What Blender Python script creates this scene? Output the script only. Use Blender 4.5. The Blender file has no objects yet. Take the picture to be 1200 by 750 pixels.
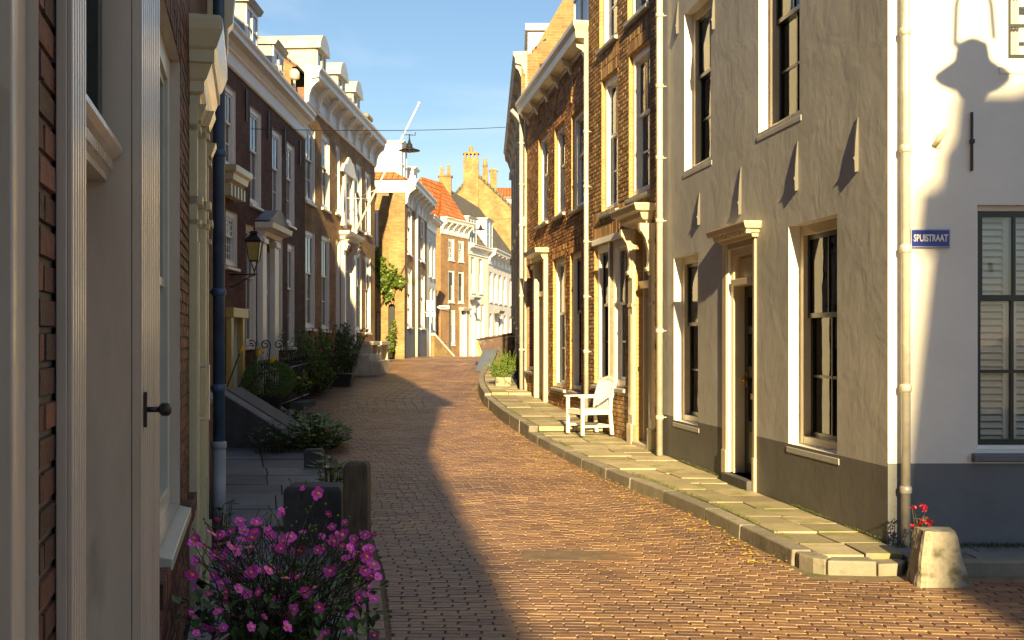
import bpy, math, random
from mathutils import Vector, Matrix, noise
random.seed(7)
S = bpy.context.scene
COL = S.collection
PI = math.pi
F_PX, CX, HY, EYE = 1300.0, 600.0, 400.0, 1.6

# ------------------------------------------------------------------ ground profile
GP = [(-200,0),(0,0),(8,0),(14,.05),(17,.12),(24,.30),(30,.60),(36,.92),(40,1.03),(46,.98),(57,.79),(75,.70),(150,.5),(4000,.5)]
def _lerp(y):
    for a, b in zip(GP, GP[1:]):
        if y <= b[0]:
            t = (y-a[0])/(b[0]-a[0]); return a[1]+(b[1]-a[1])*t
    return GP[-1][1]
def g(y):
    return sum(_lerp(y+d) for d in (-1.5,-.75,0,.75,1.5))/5
def pt(px, Y): return (px-CX)/F_PX*Y
def zz(py, Y): return EYE+(HY-py)*Y/F_PX
def R(a, b): return random.uniform(a, b)

# ------------------------------------------------------------------ materials
MATS = {}
def mat(name, base, rough=.6, var=.12, vscale=3.0, bump=0, bscale=30, metal=0, spec=.5, attr=0, stretch=(1,1,1), dirt=None, coat=0):
    m = bpy.data.materials.new(name); m.use_nodes = True; nt = m.node_tree; N = nt.nodes; L = nt.links
    p = N['Principled BSDF']; p.inputs['Roughness'].default_value = rough; p.inputs['Metallic'].default_value = metal
    p.inputs['Specular IOR Level'].default_value = spec
    if coat: p.inputs['Coat Weight'].default_value = coat; p.inputs['Coat Roughness'].default_value = .15
    tc = N.new('ShaderNodeTexCoord'); mp = N.new('ShaderNodeMapping'); L.new(tc.outputs['Object'], mp.inputs['Vector'])
    mp.inputs['Scale'].default_value = stretch
    nz = N.new('ShaderNodeTexNoise'); nz.inputs['Scale'].default_value = vscale; nz.inputs['Detail'].default_value = 6; nz.inputs['Roughness'].default_value = .65
    L.new(mp.outputs[0], nz.inputs['Vector'])
    c = Vector(base)
    lo = [max(0, x*(1-var)) for x in c]; hi = [min(1, x*(1+var)) for x in c]
    cr = N.new('ShaderNodeValToRGB'); L.new(nz.outputs['Fac'], cr.inputs[0])
    cr.color_ramp.elements[0].position = .3; cr.color_ramp.elements[1].position = .7
    cr.color_ramp.elements[0].color = (*lo, 1); cr.color_ramp.elements[1].color = (*hi, 1)
    out = cr.outputs[0]
    if attr:
        at = N.new('ShaderNodeAttribute'); at.attribute_name = 'rnd'
        mr = N.new('ShaderNodeMapRange'); mr.inputs['To Min'].default_value = 1-attr; mr.inputs['To Max'].default_value = 1+attr
        L.new(at.outputs['Fac'], mr.inputs['Value'])
        vm = N.new('ShaderNodeVectorMath'); vm.operation = 'SCALE'; L.new(out, vm.inputs[0]); L.new(mr.outputs[0], vm.inputs['Scale'])
        out = vm.outputs[0]
    if dirt:
        n2 = N.new('ShaderNodeTexNoise'); n2.inputs['Scale'].default_value = dirt[1]; n2.inputs['Detail'].default_value = 8
        L.new(mp.outputs[0], n2.inputs['Vector'])
        c2 = N.new('ShaderNodeValToRGB'); c2.color_ramp.elements[0].position = dirt[2]; c2.color_ramp.elements[1].position = dirt[2]+.15
        L.new(n2.outputs['Fac'], c2.inputs[0])
        mx = N.new('ShaderNodeMixRGB'); L.new(c2.outputs[0], mx.inputs[0]); L.new(out, mx.inputs[1]); mx.inputs[2].default_value = (*dirt[0], 1)
        out = mx.outputs[0]
    L.new(out, p.inputs['Base Color'])
    if bump:
        nb = N.new('ShaderNodeTexNoise'); nb.inputs['Scale'].default_value = bscale; nb.inputs['Detail'].default_value = 5
        L.new(mp.outputs[0], nb.inputs['Vector'])
        b = N.new('ShaderNodeBump'); b.inputs['Strength'].default_value = 1; b.inputs['Distance'].default_value = bump
        L.new(nb.outputs['Fac'], b.inputs['Height']); L.new(b.outputs[0], p.inputs['Normal'])
    MATS[name] = m
    return m

def brickmat(name, c1, c2, mortar, bw=.21, rh=.062, ms=.006, rough=.8, bump=.006, offset=.5, noisec=.5, dirtc=None):
    m = bpy.data.materials.new(name); m.use_nodes = True; nt = m.node_tree; N = nt.nodes; L = nt.links
    p = N['Principled BSDF']; p.inputs['Roughness'].default_value = rough; p.inputs['Specular IOR Level'].default_value = .25
    uv = N.new('ShaderNodeUVMap'); nz = N.new('ShaderNodeTexNoise'); nz.inputs['Scale'].default_value = 9; nz.inputs['Detail'].default_value = 4
    L.new(uv.outputs[0], nz.inputs['Vector'])
    s = N.new('ShaderNodeVectorMath'); s.operation = 'SUBTRACT'; L.new(nz.outputs['Color'], s.inputs[0]); s.inputs[1].default_value = (.5,.5,.5)
    s2 = N.new('ShaderNodeVectorMath'); s2.operation = 'SCALE'; s2.inputs['Scale'].default_value = .012; L.new(s.outputs[0], s2.inputs[0])
    ad = N.new('ShaderNodeVectorMath'); L.new(uv.outputs[0], ad.inputs[0]); L.new(s2.outputs[0], ad.inputs[1])
    bt = N.new('ShaderNodeTexBrick'); L.new(ad.outputs[0], bt.inputs['Vector']); bt.offset = offset
    bt.inputs['Scale'].default_value = 1; bt.inputs['Brick Width'].default_value = bw; bt.inputs['Row Height'].default_value = rh
    bt.inputs['Mortar Size'].default_value = ms; bt.inputs['Mortar Smooth'].default_value = .3; bt.inputs['Bias'].default_value = 0
    bt.inputs['Color1'].default_value = (*c1, 1); bt.inputs['Color2'].default_value = (*c2, 1); bt.inputs['Mortar'].default_value = (*mortar, 1)
    n2 = N.new('ShaderNodeTexNoise'); n2.inputs['Scale'].default_value = 1.3; n2.inputs['Detail'].default_value = 8; n2.inputs['Roughness'].default_value = .7
    L.new(uv.outputs[0], n2.inputs['Vector'])
    mr = N.new('ShaderNodeMapRange'); mr.inputs['From Min'].default_value = .3; mr.inputs['From Max'].default_value = .7
    mr.inputs['To Min'].default_value = 1-noisec; mr.inputs['To Max'].default_value = 1+noisec*.6; L.new(n2.outputs['Fac'], mr.inputs['Value'])
    vm = N.new('ShaderNodeVectorMath'); vm.operation = 'SCALE'; L.new(bt.outputs['Color'], vm.inputs[0]); L.new(mr.outputs[0], vm.inputs['Scale'])
    L.new(vm.outputs[0], p.inputs['Base Color'])
    n3 = N.new('ShaderNodeTexNoise'); n3.inputs['Scale'].default_value = 60; L.new(uv.outputs[0], n3.inputs['Vector'])
    ma = N.new('ShaderNodeMath'); ma.operation = 'MULTIPLY_ADD'; L.new(bt.outputs['Fac'], ma.inputs[0]); ma.inputs[1].default_value = -1
    m5 = N.new('ShaderNodeMath'); m5.operation = 'MULTIPLY'; m5.inputs[1].default_value = .5; L.new(n3.outputs['Fac'], m5.inputs[0]); L.new(m5.outputs[0], ma.inputs[2])
    b = N.new('ShaderNodeBump'); b.inputs['Distance'].default_value = bump; b.inputs['Strength'].default_value = 1
    L.new(ma.outputs[0], b.inputs['Height']); L.new(b.outputs[0], p.inputs['Normal'])
    MATS[name] = m
    return m

def clinker(name, cols, rough=.75, spec=.3, bump=.002):
    """individually modelled bricks: colour picked per brick by the face attribute"""
    m = bpy.data.materials.new(name); m.use_nodes = True; nt = m.node_tree; N = nt.nodes; L = nt.links
    p = N['Principled BSDF']; p.inputs['Roughness'].default_value = rough; p.inputs['Specular IOR Level'].default_value = spec
    at = N.new('ShaderNodeAttribute'); at.attribute_name = 'rnd'
    cr = N.new('ShaderNodeValToRGB'); L.new(at.outputs['Fac'], cr.inputs[0])
    while len(cr.color_ramp.elements) < len(cols): cr.color_ramp.elements.new(.5)
    for i, c in enumerate(cols):
        cr.color_ramp.elements[i].position = i/(len(cols)-1); cr.color_ramp.elements[i].color = (*c, 1)
    tc = N.new('ShaderNodeTexCoord'); nz = N.new('ShaderNodeTexNoise'); nz.inputs['Scale'].default_value = 25; nz.inputs['Detail'].default_value = 6; nz.inputs['Roughness'].default_value = .7
    L.new(tc.outputs['Object'], nz.inputs['Vector'])
    n2 = N.new('ShaderNodeTexNoise'); n2.inputs['Scale'].default_value = .7; n2.inputs['Detail'].default_value = 6; L.new(tc.outputs['Object'], n2.inputs['Vector'])
    ad = N.new('ShaderNodeMath'); ad.operation = 'ADD'; L.new(nz.outputs['Fac'], ad.inputs[0]); L.new(n2.outputs['Fac'], ad.inputs[1])
    mr = N.new('ShaderNodeMapRange'); mr.inputs['From Min'].default_value = .7; mr.inputs['From Max'].default_value = 1.3
    mr.inputs['To Min'].default_value = .6; mr.inputs['To Max'].default_value = 1.4; L.new(ad.outputs[0], mr.inputs['Value'])
    vm = N.new('ShaderNodeVectorMath'); vm.operation = 'SCALE'; L.new(cr.outputs[0], vm.inputs[0]); L.new(mr.outputs[0], vm.inputs['Scale'])
    L.new(vm.outputs[0], p.inputs['Base Color'])
    b = N.new('ShaderNodeBump'); b.inputs['Distance'].default_value = bump; L.new(nz.outputs['Fac'], b.inputs['Height']); L.new(b.outputs[0], p.inputs['Normal'])
    MATS[name] = m
    return m

def stucco(name, base, var=.15, relief=.012, streak=True):
    m = bpy.data.materials.new(name); m.use_nodes = True; nt = m.node_tree; N = nt.nodes; L = nt.links
    p = N['Principled BSDF']; p.inputs['Roughness'].default_value = .7; p.inputs['Specular IOR Level'].default_value = .3
    uv = N.new('ShaderNodeUVMap'); mp = N.new('ShaderNodeMapping'); L.new(uv.outputs[0], mp.inputs['Vector'])
    mp.inputs['Rotation'].default_value = (0, 0, .15 if streak else 0); mp.inputs['Scale'].default_value = (1.0, .8, 1) if streak else (1, 1, 1)
    a = N.new('ShaderNodeTexNoise'); a.inputs['Scale'].default_value = 3.2; a.inputs['Detail'].default_value = 7; a.inputs['Roughness'].default_value = .55; a.inputs['Distortion'].default_value = .6
    L.new(mp.outputs[0], a.inputs['Vector'])
    f = N.new('ShaderNodeTexNoise'); f.inputs['Scale'].default_value = 11; f.inputs['Detail'].default_value = 9; f.inputs['Distortion'].default_value = .4; L.new(uv.outputs[0], f.inputs['Vector'])
    ad = N.new('ShaderNodeMath'); ad.operation = 'MULTIPLY_ADD'; L.new(f.outputs['Fac'], ad.inputs[0]); ad.inputs[1].default_value = .22; L.new(a.outputs['Fac'], ad.inputs[2])
    b = N.new('ShaderNodeBump'); b.inputs['Distance'].default_value = relief; b.inputs['Strength'].default_value = 1; L.new(ad.outputs[0], b.inputs['Height'])
    L.new(b.outputs[0], p.inputs['Normal'])
    c = N.new('ShaderNodeTexNoise'); c.inputs['Scale'].default_value = 1.1; c.inputs['Detail'].default_value = 8; c.inputs['Roughness'].default_value = .7; L.new(uv.outputs[0], c.inputs['Vector'])
    cr = N.new('ShaderNodeValToRGB'); L.new(c.outputs['Fac'], cr.inputs[0]); cr.color_ramp.elements[0].position = .3; cr.color_ramp.elements[1].position = .7
    cr.color_ramp.elements[0].color = (*[x*(1-var) for x in base], 1); cr.color_ramp.elements[1].color = (*[min(1, x*(1+var)) for x in base], 1)
    L.new(cr.outputs[0], p.inputs['Base Color'])
    MATS[name] = m

def glassmat(name, clear=True, tint=(.03,.035,.04)):
    m = bpy.data.materials.new(name); m.use_nodes = True; nt = m.node_tree; N = nt.nodes; L = nt.links
    if not clear:
        p = N['Principled BSDF']; p.inputs['Base Color'].default_value = (*tint, 1); p.inputs['Roughness'].default_value = .03
        p.inputs['Specular IOR Level'].default_value = .8
        tc = N.new('ShaderNodeTexCoord'); nz = N.new('ShaderNodeTexNoise'); nz.inputs['Scale'].default_value = 1.7; L.new(tc.outputs['Object'], nz.inputs['Vector'])
        b = N.new('ShaderNodeBump'); b.inputs['Distance'].default_value = .006; L.new(nz.outputs['Fac'], b.inputs['Height']); L.new(b.outputs[0], p.inputs['Normal'])
    else:
        N.remove(N['Principled BSDF'])
        tr = N.new('ShaderNodeBsdfTransparent'); tr.inputs[0].default_value = (.96,.98,.97,1)
        gl = N.new('ShaderNodeBsdfGlossy'); gl.inputs['Roughness'].default_value = .02
        tc = N.new('ShaderNodeTexCoord'); nz = N.new('ShaderNodeTexNoise'); nz.inputs['Scale'].default_value = 2.2; L.new(tc.outputs['Object'], nz.inputs['Vector'])
        b = N.new('ShaderNodeBump'); b.inputs['Distance'].default_value = .005; L.new(nz.outputs['Fac'], b.inputs['Height']); L.new(b.outputs[0], gl.inputs['Normal'])
        fr = N.new('ShaderNodeFresnel'); fr.inputs['IOR'].default_value = 1.5
        mx = N.new('ShaderNodeMixShader'); L.new(fr.outputs[0], mx.inputs[0]); L.new(tr.outputs[0], mx.inputs[1]); L.new(gl.outputs[0], mx.inputs[2])
        L.new(mx.outputs[0], N['Material Output'].inputs['Surface'])
    MATS[name] = m

clinker('brick_dark_red', [(.025,.013,.012),(.06,.022,.018),(.10,.032,.024),(.15,.06,.045)], rough=.6, spec=.4, bump=.012)
clinker('brick_orange', [(.20,.088,.038),(.32,.15,.06),(.42,.21,.08),(.50,.29,.12)], bump=.002)
clinker('brick_tan', [(.17,.095,.045),(.25,.145,.065),(.31,.185,.085),(.40,.26,.12)], bump=.002)
clinker('road_brick', [(.12,.062,.040),(.17,.088,.050),(.205,.11,.056),(.26,.15,.07)], rough=.5, spec=.5, bump=.0025)
brickmat('reveal_brick', (.50,.32,.13), (.58,.38,.16), (.40,.34,.26))  # yellower and lighter than the wall bricks: sunlight on the reveals as colour
brickmat('brick_brown_dark', (.10,.046,.034), (.16,.076,.052), (.13,.10,.085))
brickmat('brick_brown_mid', (.36,.20,.085), (.48,.28,.12), (.34,.27,.17))
brickmat('brick_yellow', (.30,.20,.085), (.42,.28,.125), (.36,.29,.19), noisec=.5)
brickmat('brick_rust', (.29,.155,.07), (.40,.22,.10), (.40,.32,.22), noisec=.35)
brickmat('brick_generic', (.22,.11,.07), (.30,.16,.10), (.3,.26,.2))
mat('mortar', (.20,.155,.10), .9, .3, 20, .003, 80)
mat('mortar_dark', (.10,.085,.07), .9, .3, 20, .003, 80)
stucco('stucco_grey', (.45,.445,.435), .16, .0065)
stucco('stucco_plinth', (.16,.155,.15), .18, .005)
stucco('stucco_white', (.78,.755,.71), .075, .005, False)
stucco('plinth_blue', (.16,.17,.19), .22, .007, False)
stucco('render_cream', (.74,.70,.62), .07, .004, False)
mat('paint_white', (.78,.76,.72), .35, .06, 6, .0008, 60)
mat('paint_cream', (.62,.53,.38), .3, .08, 5, .0008, 60)
mat('paint_beige', (.50,.44,.37), .25, .12, 5, .0015, 30, coat=.3, stretch=(1,1,.25), dirt=((.33,.29,.24), 9, .66))
mat('paint_shop_cream', (.60,.53,.33), .25, .08, 4, .001, 50, coat=.3)
mat('paint_greygreen', (.45,.46,.40), .3, .08, 5, .0008, 50)
mat('paint_dark', (.012,.017,.016), .3, .2, 8)
mat('paint_ochre', (.55,.42,.14), .35, .1, 4)
mat('paint_blue', (.05,.10,.18), .35, .3, 5, .0015, 40, dirt=((.12,.14,.16), 7, .62))
mat('zinc', (.60,.58,.52), .42, .2, 7, .001, 40, metal=.25, dirt=((.62,.58,.5), 9, .6))
mat('lead_grey', (.30,.31,.33), .5, .2, 4, .002, 20)
mat('zinc_roof', (.55,.54,.52), .45, .2, 3, .003, 14, metal=.2)
mat('iron_black', (.02,.02,.022), .4, .3, 12, .0006, 80)
mat('brass', (.55,.36,.10), .3, .2, 10, metal=.9)
mat('chrome', (.7,.7,.7), .2, .1, 10, metal=1)
mat('interior_dark', (.02,.018,.016), .9, .2, 2)
mat('curtain', (.62,.58,.50), .8, .1, 6)
mat('shutter_white', (.88,.88,.89), .4, .06, 6)
mat('slab', (.33,.285,.185), .62, .22, 2.5, .004, 22, attr=.28, dirt=((.22,.22,.10), 3.2, .52))
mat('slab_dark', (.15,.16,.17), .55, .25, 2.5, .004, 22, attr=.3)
mat('kerb', (.25,.225,.18), .65, .25, 4, .004, 30, attr=.2, dirt=((.10,.10,.09), 6, .6))  # darkened for the shaded road face, with random dirt on top
mat('soil_joint', (.17,.13,.08), .95, .3, 10, .004, 60, dirt=((.09,.11,.03), 2.4, .55))
mat('ground', (.13,.11,.09), .9, .3, 1.2)
mat('stone_rough', (.36,.33,.26), .85, .35, 9, .014, 22, dirt=((.12,.11,.07), 9, .5))
mat('stone_dark', (.065,.065,.068), .7, .3, 6, .006, 30)
mat('stone_pale', (.55,.50,.40), .7, .2, 5, .004, 30)
mat('leaf_dark', (.06,.12,.03), .55, .3, 30, attr=.5)
mat('leaf_mid', (.12,.23,.045), .5, .3, 30, attr=.5)
mat('leaf_bright', (.14,.21,.04), .5, .3, 30, attr=.45)
mat('leaf_yellow', (.55,.38,.04), .6, .3, 30, attr=.4)
mat('stem', (.05,.045,.025), .7, .3, 20)
mat('petal_pink', (.80,.07,.58), .5, .25, 40, attr=.35)
mat('petal_red', (.62,.02,.05), .5, .2, 40, attr=.3)
mat('petal_yellow', (.90,.55,.05), .5, .2, 40)
mat('terracotta_pot', (.03,.03,.032), .45, .2, 8)
mat('wood_white', (.80,.78,.72), .45, .05, 8, .0006, 60)
mat('sign_blue', (.012,.03,.30), .25, .04, 8, coat=.5)
mat('sign_white', (.85,.85,.85), .3, .02, 8)
mat('skip_rust', (.085,.05,.045), .55, .5, 3, .004, 16, dirt=((.22,.20,.19), 4, .58))
mat('sheet_grey', (.16,.19,.26), .35, .15, 3, .001, 14, metal=.5)
mat('rubber', (.02,.02,.02), .8)
mat('lamp_glass', (.50,.40,.14), .25, .15, 10)
mat('flag_pole_paint', (.80,.72,.68), .35, .04, 6)
mat('old_wood', (.10,.075,.05), .8, .45, 5, .006, 18, stretch=(6,6,1))
mat('cover_iron', (.17,.12,.075), .6, .3, 6, .004, 40)
mat('green_moss', (.12,.16,.02), .9, .4, 30, attr=.4)
glassmat('glass_clear'); glassmat('glass_dark', False)

def roofmat(name, c1, c2, bw=.22, rh=.28, bump=.03):
    m = brickmat(name, c1, c2, tuple(x*.35 for x in c1), bw, rh, .02, .75, bump, 0, .35)
roofmat('tile_orange', (.50,.16,.05), (.62,.24,.08))
roofmat('tile_slate', (.16,.15,.12), (.22,.20,.16))
roofmat('tile_pale', (.40,.37,.33), (.5,.46,.42), .3, .2, .012)  # slate made paler: whitish grazing sun put into the colour

# ------------------------------------------------------------------ mesh builder
OFF = {}
class MB:
    def __init__(s): s.v = []; s.f = []; s.m = []; s.r = []; s.sm = []
    def quad(s, pts, mi=0, r=None, smooth=False):
        b = len(s.v); s.v += [tuple(p) for p in pts]; s.f.append(tuple(range(b, b+len(pts)))); s.m.append(mi); s.r.append(random.random() if r is None else r); s.sm.append(smooth)
    def hexa(s, c, mi=0, r=None):
        """8 corners: 0-3 bottom ring, 4-7 top ring"""
        b = len(s.v); s.v += [tuple(p) for p in c]; r = random.random() if r is None else r
        for q in ((0,3,2,1),(4,5,6,7),(0,1,5,4),(1,2,6,5),(2,3,7,6),(3,0,4,7)):
            s.f.append(tuple(b+i for i in q)); s.m.append(mi); s.r.append(r); s.sm.append(False)
    def box(s, x0, x1, y0, y1, z0, z1, mi=0, r=None):
        s.hexa([(x0,y0,z0),(x1,y0,z0),(x1,y1,z0),(x0,y1,z0),(x0,y0,z1),(x1,y0,z1),(x1,y1,z1),(x0,y1,z1)], mi, r)
    def loft(s, rings, mi=0, close=True, caps=True, smooth=True, r=None):
        b = len(s.v); n = len(rings[0]); r = random.random() if r is None else r
        for q in rings: s.v += [tuple(p) for p in q]
        for i in range(len(rings)-1):
            for j in range(n if close else n-1):
                k = (j+1) % n
                s.f.append((b+i*n+j, b+i*n+k, b+(i+1)*n+k, b+(i+1)*n+j)); s.m.append(mi); s.r.append(r); s.sm.append(smooth)
        if caps and close:
            s.f.append(tuple(b+j for j in reversed(range(n)))); s.m.append(mi); s.r.append(r); s.sm.append(False)
            s.f.append(tuple(b+(len(rings)-1)*n+j for j in range(n))); s.m.append(mi); s.r.append(r); s.sm.append(False)
    def tube(s, pts, rad, n=8, mi=0, r=None):
        pts = [Vector(p) for p in pts]; rings = []
        if not hasattr(rad, '__len__'): rad = [rad]*len(pts)
        t = (pts[1]-pts[0]).normalized(); up = Vector((0,0,1)) if abs(t.z) < .9 else Vector((1,0,0))
        a = t.cross(up).normalized()
        for i, p in enumerate(pts):
            if i == 0: t = pts[1]-p
            elif i == len(pts)-1: t = p-pts[i-1]
            else: t = (pts[i+1]-p).normalized()+(p-pts[i-1]).normalized()
            if t.length < 1e-7: t = Vector((0,0,1))
            t.normalize(); a = a-t*a.dot(t)
            if a.length < 1e-5: a = t.orthogonal()
            a.normalize(); b = t.cross(a)
            rings.append([p+(a*math.cos(2*PI*k/n)+b*math.sin(2*PI*k/n))*rad[i] for k in range(n)])
        s.loft(rings, mi, True, True, n > 4, r)
    def lathe(s, c, prof, n=24, mi=0, smooth=True, r=None):
        c = Vector(c)
        s.loft([[c+Vector((math.cos(2*PI*k/n)*rr, math.sin(2*PI*k/n)*rr, z)) for k in range(n)] for rr, z in prof], mi, True, True, smooth, r)
    def ball(s, c, rx, ry=None, rz=None, n=10, mi=0):
        ry = ry or rx; rz = rz or rx; c = Vector(c)
        s.loft([[c+Vector((math.cos(2*PI*k/n)*rx*math.sin(a), math.sin(2*PI*k/n)*ry*math.sin(a), -rz*math.cos(a))) for k in range(n)] for a in [PI*(i+.02)/(n//2+.04) for i in range(n//2+1)]], mi)
    def build(s, name, mats, parent=None, bevel=0, at=None):
        if isinstance(mats, str): mats = [mats]
        off = Vector(OFF.get(parent.name, (0,0,0))) if parent else Vector(at or (0,0,0))
        me = bpy.data.meshes.new(name); me.from_pydata([tuple(Vector(v)-off) for v in s.v], [], s.f)
        for q in mats: me.materials.append(MATS[q])
        me.polygons.foreach_set('material_index', s.m); me.polygons.foreach_set('use_smooth', s.sm)
        at_ = me.attributes.new('rnd', 'FLOAT', 'FACE'); at_.data.foreach_set('value', s.r)
        uv = me.uv_layers.new(name='UVMap'); data = [0.0]*(2*len(me.loops)); Z = Vector((0,0,1))
        for p in me.polygons:
            nrm = p.normal
            if abs(nrm.z) > .98: t = Vector((1,0,0)); w = Vector((0,1,0))
            else:
                t = Z.cross(nrm).normalized()
                if t.y < 0: t = -t
                w = nrm.cross(t)
                if w.z < 0: w = -w
            for li in p.loop_indices:
                co = me.vertices[me.loops[li].vertex_index].co+off
                data[2*li] = co.dot(t); data[2*li+1] = co.dot(w)
        uv.data.foreach_set('uv', data)
        o = bpy.data.objects.new(name, me); COL.objects.link(o)
        if parent: o.parent = parent; OFF[o.name] = tuple(off)
        else: o.location = off; OFF[o.name] = tuple(off)
        if bevel:
            md = o.modifiers.new('Bevel', 'BEVEL'); md.width = bevel; md.segments = 2; md.limit_method = 'ANGLE'; md.angle_limit = .6
        return o
def thing(name, label, cat, loc=(0,0,0), group=None):
    o = bpy.data.objects.new(name, None); COL.objects.link(o); o.location = loc; o.empty_display_size = .3
    OFF[o.name] = tuple(loc); o['label'] = label; o['category'] = cat
    if group: o['group'] = group
    return o
def tag(o, label, cat, group=None):
    o['label'] = label; o['category'] = cat
    if group: o['group'] = group
    return o
def struct(o, kind='structure'): o['kind'] = kind; return o

# ------------------------------------------------------------------ facades
class Facade:
    def __init__(s, P0, P1, side, name=None, label=None, cat='house', zb=None, zt=9, wall='brick_generic', reveal=None, depth=7, group=None, bricks=None, plinth=None, body='brick_generic'):
        s.P0 = Vector((P0[0], P0[1])); s.P1 = Vector((P1[0], P1[1])); d = s.P1-s.P0; s.L = d.length; s.d = d/s.L
        s.n = Vector((s.d.y, -s.d.x)) if side == 'L' else Vector((-s.d.y, s.d.x))
        s.side = side; s.zt = zt; s.holes = []; s.wall = wall; s.reveal = reveal or wall; s.depth = depth; s.bricks = bricks; s.plinth = plinth; s.body = body
        s.zb = zb if zb is not None else min(g(P0[1]), g(P1[1]))-.25
        s.arches = []; s.side0 = name is not None and 'gable side' in (label or '')
        s.root = thing(name, label, cat, (P0[0], P0[1], s.zb), group) if name else None
    def P(s, u, z, d=0): q = s.P0+s.d*u+s.n*d; return (q.x, q.y, z)
    def U(s, px, d=0):
        k = (px-CX)/F_PX; o = s.P0+s.n*d
        return (k*o.y-o.x)/(s.d.x-k*s.d.y)
    def Z(s, u, py, d=0): return zz(py, s.P(u, 0, d)[1])
    def box(s, mb, u0, u1, z0, z1, d0, d1, mi=0, r=None):
        if u0 > u1: u0, u1 = u1, u0
        mb.hexa([s.P(u0,z0,d0), s.P(u1,z0,d0), s.P(u1,z0,d1), s.P(u0,z0,d1), s.P(u0,z1,d0), s.P(u1,z1,d0), s.P(u1,z1,d1), s.P(u0,z1,d1)], mi, r)
    def hole(s, u0, u1, z0, z1, r=.12, mi=1, back=False): s.holes.append((min(u0,u1), max(u0,u1), z0, z1, r, mi, back))
    def prof(s, mb, u0, u1, prof, mi=0, mit=False):
        """moulding: profile [(d,z)...] swept along u, optionally mitred back to the wall"""
        if not mit:
            ring = lambda u: [s.P(u, z, d) for d, z in prof]; mb.loft([ring(u0), ring(u1)], mi, True, True, False); return
        w0, w1 = u0+max(d for d, z in prof)*.8, u1-max(d for d, z in prof)*.8
        if w0 > w1-.02: w0 = w1 = (u0+u1)/2; w0 -= .02; w1 += .02
        mb.loft([[s.P(w0-d*.8, z, 0.001) for d, z in prof], [s.P(w0-d*.8, z, d) for d, z in prof], [s.P(w1+d*.8, z, d) for d, z in prof], [s.P(w1+d*.8, z, 0.001) for d, z in prof]], mi, True, True, False)
    def build_wall(s):
        mb = MB(); front = 0
        zs = sorted(set([s.zb, s.zt]+[h[2] for h in s.holes]+[h[3] for h in s.holes]+([s.plinth[0]] if s.plinth else [])))
        us = sorted(set([0, s.L]+[h[0] for h in s.holes]+[h[1] for h in s.holes]))
        zs = [z for z in zs if s.zb-1e-6 <= z <= s.zt+1e-6]; us = [u for u in us if -1e-6 <= u <= s.L+1e-6]
        dd = -.007 if s.bricks else 0
        for a, b in zip(us, us[1:]):
            for c, e in zip(zs, zs[1:]):
                um, zm = (a+b)/2, (c+e)/2
                if any(h[0] < um < h[1] and h[2] < zm < h[3] for h in s.holes): continue
                mi = 3 if (s.plinth and zm < s.plinth[0]) else 0
                mb.quad([s.P(a,c,dd), s.P(b,c,dd), s.P(b,e,dd), s.P(a,e,dd)], mi)
        for u0, u1, z0, z1, r, mi, back in s.holes:
            z0 = max(z0, s.zb); z1 = min(z1, s.zt)
            mb.quad([s.P(u0,z0,0), s.P(u0,z1,0), s.P(u0,z1,-r-.12), s.P(u0,z0,-r-.12)], mi)
            mb.quad([s.P(u1,z0,0), s.P(u1,z1,0), s.P(u1,z1,-r-.12), s.P(u1,z0,-r-.12)], mi)
            mb.quad([s.P(u0,z1,0), s.P(u1,z1,0), s.P(u1,z1,-r-.12), s.P(u0,z1,-r-.12)], mi)
            mb.quad([s.P(u0,z0,0), s.P(u1,z0,0), s.P(u1,z0,-r-.12), s.P(u0,z0,-r-.12)], mi)
            if back:
                q = r+.7
                mb.quad([s.P(u0-.2,z0-.1,-q), s.P(u1+.2,z0-.1,-q), s.P(u1+.2,z1+.1,-q), s.P(u0-.2,z1+.1,-q)], 4)
                for uu in (u0-.2, u1+.2): mb.quad([s.P(uu,z0-.1,-r-.11), s.P(uu,z1+.1,-r-.11), s.P(uu,z1+.1,-q), s.P(uu,z0-.1,-q)], 4)
                for z in (z0-.1, z1+.1): mb.quad([s.P(u0-.2,z,-r-.11), s.P(u1+.2,z,-r-.11), s.P(u1+.2,z,-q), s.P(u0-.2,z,-q)], 4)
        # flanks and back
        D = -s.depth
        for uu in (([s.L] if s.side0 else [0, s.L])): mb.quad([s.P(uu,s.zb,dd), s.P(uu,s.zt,dd), s.P(uu,s.zt,D), s.P(uu,s.zb,D)], 2)
        mb.quad([s.P(0,s.zb,D), s.P(s.L,s.zb,D), s.P(s.L,s.zt,D), s.P(0,s.zt,D)], 2)
        if s.bricks:
            rh, bw = .0625, .215; k = 0; z = s.zb; hs = s.holes+s.arches
            lo, hi = s.bricks[1] if len(s.bricks) > 1 else (0, s.L)
            while z < s.zt:
                z1 = z+rh-.010; u = lo-(k % 2)*bw/2
                while u < hi:
                    a, b = max(lo, u), min(hi, u+bw-.010)
                    segs = [(a, b)] if b-a > .02 else []
                    for h in hs:
                        if h[2]-.02 < (z+z1)/2 < h[3]+.005:
                            ns = []
                            for (p, q) in segs:
                                if q <= h[0] or p >= h[1]: ns.append((p, q)); continue
                                if p < h[0]: ns.append((p, h[0]))
                                if q > h[1]: ns.append((h[1], q))
                            segs = ns
                    for p, q in segs:
                        if q-p > .025: s.one_brick(mb, p+(.004 if p > u+.001 else 0), q-(.004 if q < u+bw-.012 else 0), z, z1)
                    u += bw
                z += rh; k += 1
            for (u0, u1, z0, z1) in s.arches:
                n = max(2, int((u1-u0)/.065)); w = (u1-u0)/n
                for i in range(n): 
                    m = (z0+z1)/2
                    s.one_brick(mb, u0+i*w+.004, u0+(i+1)*w-.006, z0+.002, m-.005); s.one_brick(mb, u0+i*w+.004, u0+(i+1)*w-.006, m+.005, z1)
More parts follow.
